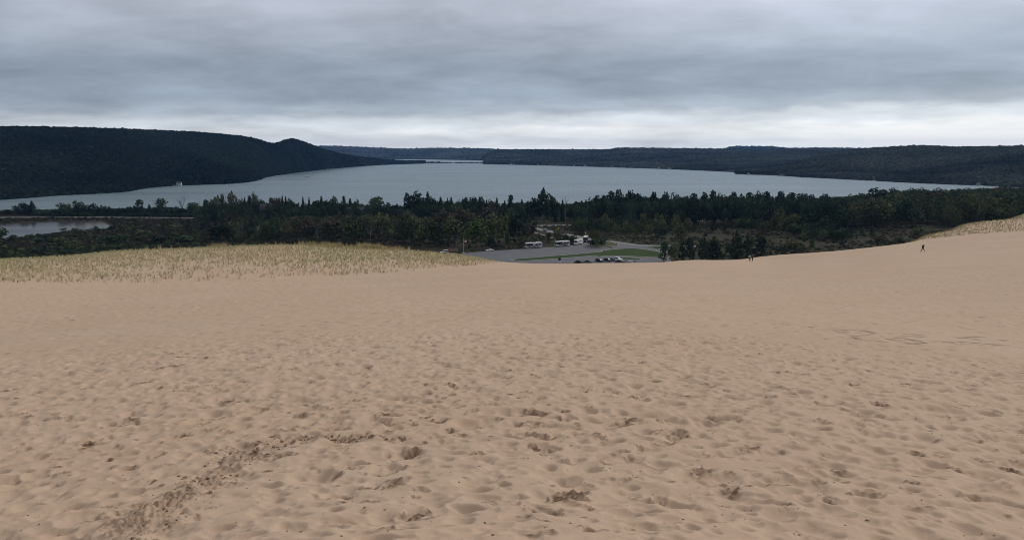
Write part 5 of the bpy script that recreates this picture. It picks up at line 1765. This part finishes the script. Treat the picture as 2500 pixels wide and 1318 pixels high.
car(1376, 571.6, two_px((1385, 573.5), (1366, 570))[3], 'dark blue', 'dark blue car coming down the entry road', True, 'car', None, 'moving_car')

# ------------------------------------------------------------------ flagpole, signs, posts
def foot(px, py):
    return tuple(float(v[0]) for v in at_ground(px, py))


M_POLE = plain('pole_metal', (0.42, 0.42, 0.42), 0.4, 0.05, 2, 0.5)
x, y, z = foot(1132, 619)
d0 = math.hypot(x, y)
ph = EYE + float(ray(1131.5, 582)[1]) * d0 - z
r = empty('flagpole', (x, y, z), 0, 'tall thin pole flying a striped flag beside the kiosk', 'flagpole')
MB().tube((0, 0, 0), (0, 0, ph), .11, .06, 10).obj('pole', M_POLE, r)
MB().tube((0, 0, 0), (0, 0, .35), 0.9, 0.8, 14).obj('base', M_KERB, r)
MB().tube((0, 0, ph), (0, 0, ph + .2), .12, .05, 8).obj('finial', M_POLE, r)
fl = [plain('flag_red', (0.42, 0.03, 0.04), .8), plain('flag_white', (0.75, 0.74, 0.72), .8), plain('flag_blue', (0.03, 0.045, 0.15), .8)]
fw, fh = 1.75, 1.15
nx_, nz_ = 20, 13
vs = [(0.06 + fw * i / nx_, 0.16 * math.sin(i * 0.55) * i / nx_, ph - .9 - fh * j / nz_ - 0.25 * (i / nx_) ** 1.5) for j in range(nz_ + 1) for i in range(nx_ + 1)]
fs = [(j * (nx_ + 1) + i, j * (nx_ + 1) + i + 1, (j + 1) * (nx_ + 1) + i + 1, (j + 1) * (nx_ + 1) + i) for j in range(nz_) for i in range(nx_)]
fm = MB().add(vs, fs)
fo = fm.obj('flag', fl[0], r)
fo.data.materials.append(fl[1])
fo.data.materials.append(fl[2])
for p in fo.data.polygons:
    j, i = divmod(p.index, nx_)
    p.material_index = 2 if (j < 7 and i < 8) else j % 2
st = MB()
for j in range(5):
    for i in range(6):
        sx0, sz0 = 0.06 + fw * (0.4 * (i + .5) / 6), ph - .9 - fh * (7 / 13) * (j + .5) / 5
        k_ = (sx0 - .06) / fw
        yy = 0.16 * math.sin(k_ * nx_ * 0.55) * k_
        for s in (-1, 1):
            st.add([(sx0 + .035 * math.cos(2 * PI * q / 5 + PI / 2), yy + s * .012, sz0 - .25 * k_ ** 1.5 + .035 * math.sin(2 * PI * q / 5 + PI / 2)) for q in range(5)], [tuple(range(5))])
st.obj('stars', fl[1], fo)['kind'] = 'stuff'

M_YELLOW = plain('sign_yellow', (0.78, 0.48, 0.03), .5, .05)
for px, py, top, lab in ((1363, 566.5, 555.5, 'yellow diamond warning sign in the scrub beside the entry road bend'), (1429.5, 580, 566, 'yellow diamond warning sign rising behind the dark fronted motorhome')):
    x, y, z = foot(px, py)
    hh = EYE + float(ray(px, top)[1]) * math.hypot(x, y) - z
    r = empty('warning_sign', (x, y, z), facing(x, y), lab, 'sign', 'yellow signs on the entry road')
    MB().tube((0, 0, -.1), (0, 0, hh - .1), .05, .05, 8).obj('post', M_POLE, r)
    c = hh - .62
    MB().add([(a * .62, yy, c + b_ * .62) for yy in (-.06, -.09) for a, b_ in ((-1, 0), (0, -1), (1, 0), (0, 1))], [(3, 2, 1, 0), (4, 5, 6, 7), (0, 1, 5, 4), (1, 2, 6, 5), (2, 3, 7, 6), (3, 0, 4, 7)]).obj('panel', M_YELLOW, r)

x, y, z = foot(1362, 549)
hh = EYE + float(ray(1362, 531)[1]) * math.hypot(x, y) - z
r = empty('utility_pole', (x, y, z), facing(x, y), 'short wooden utility pole with a crossbar beside the highway', 'utility pole')
MB().tube((0, 0, -.2), (0, 0, hh), .14, .11, 8).obj('pole', M_WOOD, r)
MB().box(-1.2, 1.2, -.20, -.08, hh - .75, hh - .55).obj('crossbar', M_WOOD, r)
for s in (-1, 0, 1):
    MB().tube((s * 1.0, -.14, hh - .55), (s * 1.0, -.14, hh - .38), .05, .04, 6).obj('insulator', M_POLE, r)

x, y, z = foot(1366, 641.5)
r = empty('signboard', (x, y, z + .05), facing(x, y), 'dark brown signboard on two pale posts at the sand edge', 'sign')
for s in (-1, 1):
    MB().box(s * .34 - .06, s * .34 + .06, -.06, .06, -.1, 1.15).obj('post', M_TRIM, r)
MB().box(-.62, .62, -.06, .06, 1.152, 2.55).obj('panel', plain('brown_panel', (0.035, 0.022, 0.018), .7), r, bevel=.02)
MB().box(-.68, .68, -.085, .085, 2.553, 2.63).obj('top_rail', M_WOOD, r)

x, y, z = foot(1550, 641.0)
r = empty('bollard', (x, y, z + .05), 0, 'dark upright post standing alone near the sand edge', 'post')
MB().tube((0, 0, -.1), (0, 0, 1.0), .26, .24, 12).obj('body', M_DARK, r)
MB().tube((0, 0, 1.002), (0, 0, 1.22), .27, .12, 12).obj('cap', M_DARK, r)
for px, py in ((1505.5, 594.8), (1487, 602.8)):
    x, y, z = foot(px, py)
    r = empty('bollard', (x, y, z), 0, 'small dark bollard at the tip of the entrance island' if px > 1500 else 'small pale bollard on the near rim of the entrance island', 'post')
    MB().tube((0, 0, -.1), (0, 0, .9), .13, .12, 10).obj('body', M_DARK if px > 1500 else M_TRIM, r)
    MB().tube((0, 0, .902), (0, 0, .98), .13, .06, 10).obj('cap', M_DARK if px > 1500 else M_TRIM, r)

# ------------------------------------------------------------------ boats and docks
M_HULL_W, M_HULL_D = paint('white_hull', (0.70, 0.70, 0.68)), paint('dark_hull', (0.05, 0.055, 0.06))
for px, py, L, rz, lab, roofed in [(750, 433.3, 8.5, .1, 'pontoon boat with a canopy moored off the left shore', True), (690, 438.5, 6.0, .3, 'small low boat nearest the left wooded point', False), (848, 420.3, 7.0, 0, 'small boat moored off the narrowing left shore', False),
                                   (1005, 405.6, 11.0, .2, 'far boat near the narrows off the left point', False), (1345, 418.6, 7.0, .5, 'small lone boat out in the middle of the lake', False)]:
    x, y = map(float, at_z(px, py, 0.0))
    r = empty('boat', (x, y, 0), facing(x, y) + rz, lab, 'boat', 'boats on the lake')
    h = L / 2
    if roofed:
        for s in (-1, 1):
            MB().tube((-h, s * .95, .15), (h, s * .95, .15), .38, .33, 10).obj('pontoon', M_RIM, r)
        MB().box(-h + .2, h - .3, -1.25, 1.25, .54, .66).obj('deck', M_HULL_D, r)
        MB().box(-h + .3, h - .4, -1.22, 1.22, .663, 1.3).obj('fence', M_HULL_D, r)
        MB().box(-h + 1.2, h - 2.6, -1.2, 1.2, 2.35, 2.5).obj('canopy', M_HULL_W, r)
        for sx_ in (-h + 1.4, h - 2.8):
            for s in (-1, 1):
                MB().tube((sx_, s * 1.1, 1.3), (sx_, s * 1.1, 2.35), .04, .04, 6).obj('canopy_post', M_POLE, r)
    else:
        sec = [(-h, 1.0), (-h * .2, 1.1), (h * .45, .85), (h, .06)]
        vs = [(a, s * w * k, zz_) for a, w in sec for s, k, zz_ in ((-1, .7, -.2), (-1, 1, .75), (1, 1, .75), (1, .7, -.2))]
        fs = [(4 * i + j, 4 * i + (j + 1) % 4, 4 * i + 4 + (j + 1) % 4, 4 * i + 4 + j) for i in range(3) for j in range(4)] + [(3, 2, 1, 0), (12, 13, 14, 15)]
        MB().add(vs, fs).obj('hull', M_HULL_W if px > 800 else M_HULL_D, r)
        MB().add([(.2, -.6, .76), (.2, .6, .76), (-.1, .5, 1.35), (-.1, -.5, 1.35), (.26, -.6, .76), (.26, .6, .76), (-.04, .5, 1.35), (-.04, -.5, 1.35)], [(0, 1, 2, 3), (7, 6, 5, 4), (3, 2, 6, 7), (0, 3, 7, 4), (1, 5, 6, 2)]).obj('windscreen', M_GLASS, r)
        MB().box(-h - .35, -h, -.22, .22, .1, 1.1).obj('outboard_motor', M_HULL_D, r)
for a, b_, lab in [((622, 441.2), (637, 440.2), 'short dock at the tip of the left wooded point'), ((650, 433.5), (686, 433.0), 'long low dock off the left shore'), ((698, 426.5), (742, 424.9), 'dark reflection streak along the left shore shallows, built as a dock'),  # last one here is a dark water reflection, modelled as a dock
                   ((1898, 429.6), (1916, 430.6), 'small dock by the grey cottage past the wooded point')]:
    (x0, x1), (y0, y1) = (tuple(map(float, v)) for v in at_z([a[0], b_[0]], [a[1], b_[1]], 0.0))
    L, hd = math.hypot(x1 - x0, y1 - y0), math.atan2(y1 - y0, x1 - x0)
    r = empty('dock', (x0, y0, 0), hd, lab, 'dock', 'docks on the lake')
    MB().box(0, L, -1.2, 1.2, .7, .9).obj('deck', M_WOOD, r)
    for i in range(int(L / 6) + 1):
        MB().tube((min(L - .3, i * 6 + .3), -1.32, -1), (min(L - .3, i * 6 + .3), -1.32, 1.3), .12, .12, 6).obj('piling', M_WOOD, r)
# bridge over the gap in the causeway
(x0, x1), (y0, y1) = (tuple(map(float, v)) for v in at_z([1100.2, 1109.8], [398.6, 398.6], 0.0))
L, hd = math.hypot(x1 - x0, y1 - y0), math.atan2(y1 - y0, x1 - x0)
r = empty('bridge', (x0, y0, 0), hd, 'short low bridge spanning the gap in the far causeway', 'bridge')
MB().box(-1, L + 1, -4, 4, 1.25, 2.0).obj('deck', M_KERB, r)
for s in (-1, 1):
    MB().box(-1, L + 1, s * 3.9 - .1, s * 3.9 + .1, 2.003, 2.9).obj('railing', M_KERB, r)
for f in (0.3, 0.7):
    MB().box(L * f - .5, L * f + .5, -3.4, 3.4, -1.5, 1.247).obj('pier', M_KERB, r)

# ------------------------------------------------------------------ people
def skin(name, verts, edges, radii, mat, parent, levels=1):
    me = bpy.data.meshes.new(name)
    me.from_pydata(verts, edges, [])
    o = bpy.data.objects.new(name, me)
    COL.objects.link(o)
    md = o.modifiers.new('skin', 'SKIN')
    md.use_smooth_shade = True
    ss = o.modifiers.new('sub', 'SUBSURF')
    ss.levels = ss.render_levels = levels
    lay = me.skin_vertices[0].data
    for i, rr_ in enumerate(radii):
        lay[i].radius = rr_ if isinstance(rr_, tuple) else (rr_, rr_)
    lay[0].use_root = True
    dg = bpy.context.evaluated_depsgraph_get()
    dg.update()
    nm = bpy.data.meshes.new_from_object(o.evaluated_get(dg))
    bpy.data.objects.remove(o)
    nm.name = name
    nm.materials.clear()
    return link(name, nm, mat, parent)


M_SKIN = plain('skin', (0.42, 0.26, 0.19), .6)


def person(px, py, facing_a, jacket, trousers, hair, label, stride=0.28, lean=0.05, h=1.75, pack=None):
    hx_, hy_ = hit([px], [py])
    x, y = float(hx_[0]), float(hy_[0])
    z = float(dune(x, y) + relief(np.array([x]), np.array([y]))[0][0])
    r = empty('person', (x, y, z - 0.02), facing_a, label, 'person', 'people walking on the sand')
    k = h / 1.75
    joints, edges, rad = [], [], []

    def j(p, rr_, parent=None):
        joints.append((p[0] * k, (p[1] + lean * max(0, p[2] - .9)) * k, p[2] * k))
        rad.append(tuple(q * k for q in rr_) if isinstance(rr_, tuple) else rr_ * k)
        if parent is not None:
            edges.append((parent, len(joints) - 1))
        return len(joints) - 1
    pel = j((0, 0, .96), (.11, .085))
    belly = j((0, .01, 1.14), (.105, .08), pel)
    chest = j((0, .01, 1.36), (.125, .085), belly)
    neck = j((0, .0, 1.50), .052, chest)
    jaw = j((0, .035, 1.58), (.062, .07), neck)
    j((0, .02, 1.695), (.085, .10), jaw)
    nose = j((0, .13, 1.62), .012, jaw)
    arms, legs = {}, {}
    for s in (-1, 1):
        sh = j((s * .18, 0, 1.42), .062, chest)
        el = j((s * .235, -s * stride * .45 - .02, 1.16), .045, sh)
        wr = j((s * .235, -s * stride * .75 + .10, .95), .031, el)
        pm_ = j((s * .235, -s * stride * .78 + .13, .885), (.022, .036), wr)
        for q in range(4):
            f1 = j((s * .235, -s * stride * .78 + .105 + .022 * q, .84), .0095, pm_)
            j((s * .225, -s * stride * .78 + .105 + .022 * q, .80 + .006 * abs(q - 1.5)), .008, f1)
        th_ = j((s * .215, -s * stride * .78 + .17, .885), .010, wr)
        j((s * .205, -s * stride * .78 + .185, .85), .009, th_)
        arms[s] = (sh, el, wr)
        hp = j((s * .085, 0, .90), .092, pel)
        kn = j((s * .095, s * stride * .55 + .04, .49), .058, hp)
        an = j((s * .095, s * stride - (.10 if s < 0 else 0), .09 + (.05 if s < 0 else 0)), .038, kn)
        he = j((s * .095, s * stride + .04 - (.10 if s < 0 else 0), .045 + (.02 if s < 0 else 0)), .036, an)
        j((s * .10, s * stride + .17 - (.10 if s < 0 else 0), .032), .03, he)
        legs[s] = (hp, kn, an, he)
    skin('body', joints, edges, rad, M_SKIN, r, 2)
    grow = lambda i, g_: tuple(q + g_ * k for q in (rad[i] if isinstance(rad[i], tuple) else (rad[i], rad[i])))
    P_ = lambda i: joints[i]
    ids = [belly, pel, chest, neck] + [q for s in (-1, 1) for q in arms[s]]
    mp_ = {v: n_ for n_, v in enumerate(ids)}
    low = lambda i: (P_(i)[0], P_(i)[1], P_(i)[2] - (.12 * k if i == pel else .03 * k if i == neck else 0))
    skin('jacket', [low(i) for i in ids], [(0, 1), (0, 2), (2, 3)] + [(2 if b0 == 0 else mp_[arms[s][b0 - 1]], mp_[arms[s][b0]]) for s in (-1, 1) for b0 in range(3)], [grow(i, .075 if i in (chest, belly, pel) else .035 if i == neck else .028) for i in ids], jacket, r, 2)
    ids = [pel] + [q for s in (-1, 1) for q in legs[s][:3]]
    mp_ = {v: n_ for n_, v in enumerate(ids)}
    skin('trousers', [P_(i) for i in ids], [(0 if b0 == 0 else mp_[legs[s][b0 - 1]], mp_[legs[s][b0]]) for s in (-1, 1) for b0 in range(3)], [grow(i, .012 if i == pel else .026) for i in ids], trousers, r, 2)
    hc = P_(jaw)
    hv, hf, nr_, na_ = [], [], 6, 12
    for q in range(nr_ + 1):                                   # a cap of hair from the crown down to the nape
        for w_ in range(na_):
            an_ = 2 * PI * w_ / na_
            drop_ = (0.95 + 0.75 * max(0, -math.sin(an_))) * q / nr_
            rr2 = math.sin(drop_)
            hv.append((hc[0] + .088 * k * rr2 * math.cos(an_), hc[1] - .012 * k + .112 * k * rr2 * math.sin(an_), hc[2] + .03 * k + .115 * k * math.cos(drop_)))
    hf = [(q * na_ + w_, (q + 1) * na_ + w_, (q + 1) * na_ + (w_ + 1) % na_, q * na_ + (w_ + 1) % na_) for q in range(nr_) for w_ in range(na_)]
    MB().add(hv, hf).obj('hair', hair, r, True)
    for s in (-1, 1):
        a_ = P_(legs[s][3])
        skin('shoe', [(a_[0], a_[1] - .06, a_[2]), (a_[0], a_[1] + .04, a_[2]), (a_[0], a_[1] + .15, a_[2] - .012)], [(0, 1), (1, 2)], [.045, .05, .042], M_DARK, r)
    if pack:
        c = P_(chest)
        MB().prism([(-.13, -.32), (.13, -.32), (.14, .0), (.09, .08), (-.09, .08), (-.14, .0)], -.09, .09).obj('backpack', pack, r, bevel=.04, loc=(0, c[1] - .24, c[2]))
    return r


cloth = lambda n_, c: plain(n_, c, .9, .15, 12, .1)
CL = {'pale': cloth('pale_cloth', (0.30, 0.30, 0.32)), 'black': cloth('black_cloth', (0.014, 0.015, 0.018)), 'navy': cloth('navy_cloth', (0.020, 0.026, 0.042)), 'brown': cloth('brown_cloth', (0.06, 0.035, 0.028)), 'grey': cloth('grey_cloth', (0.085, 0.088, 0.098))}
M_HAIR, M_HAIR2 = cloth('dark_hair', (0.02, 0.016, 0.013)), cloth('brown_hair', (0.075, 0.042, 0.026))
person(1830.0, 638.0, -0.4, CL['pale'], CL['black'], M_HAIR, 'person in a pale top and black trousers, walking beside a companion', 0.20)
person(1837.0, 637.2, 0.2, CL['grey'], CL['black'], M_HAIR, 'person in a dark grey jacket and black trousers beside the pale topped walker', 0.18)
person(2252.5, 614.3, -1.35, CL['navy'], CL['black'], M_HAIR2, 'lone person in a navy jacket striding across the upper sand slope', 0.34, 0.22, 1.68, CL['grey'])

# ------------------------------------------------------------------ haze
m, t, b = new_mat('thin_haze')
t.nodes.remove(b)
v = N(t, 'ShaderNodeVolumePrincipled')
v.inputs['Color'].default_value = (0.23, 0.49, 1.0, 1)
v.inputs['Density'].default_value = 3.5e-5
v.inputs['Density Attribute'].default_value = ''
t.links.new(v.outputs[0], t.nodes['Material Output'].inputs['Volume'])
m.cycles.homogeneous_volume = True
tag(MB().box(-13500, 13500, -900, 12500, -8, 210).obj('haze', m), 'thin blue haze over the whole valley', None, None, 'stuff')
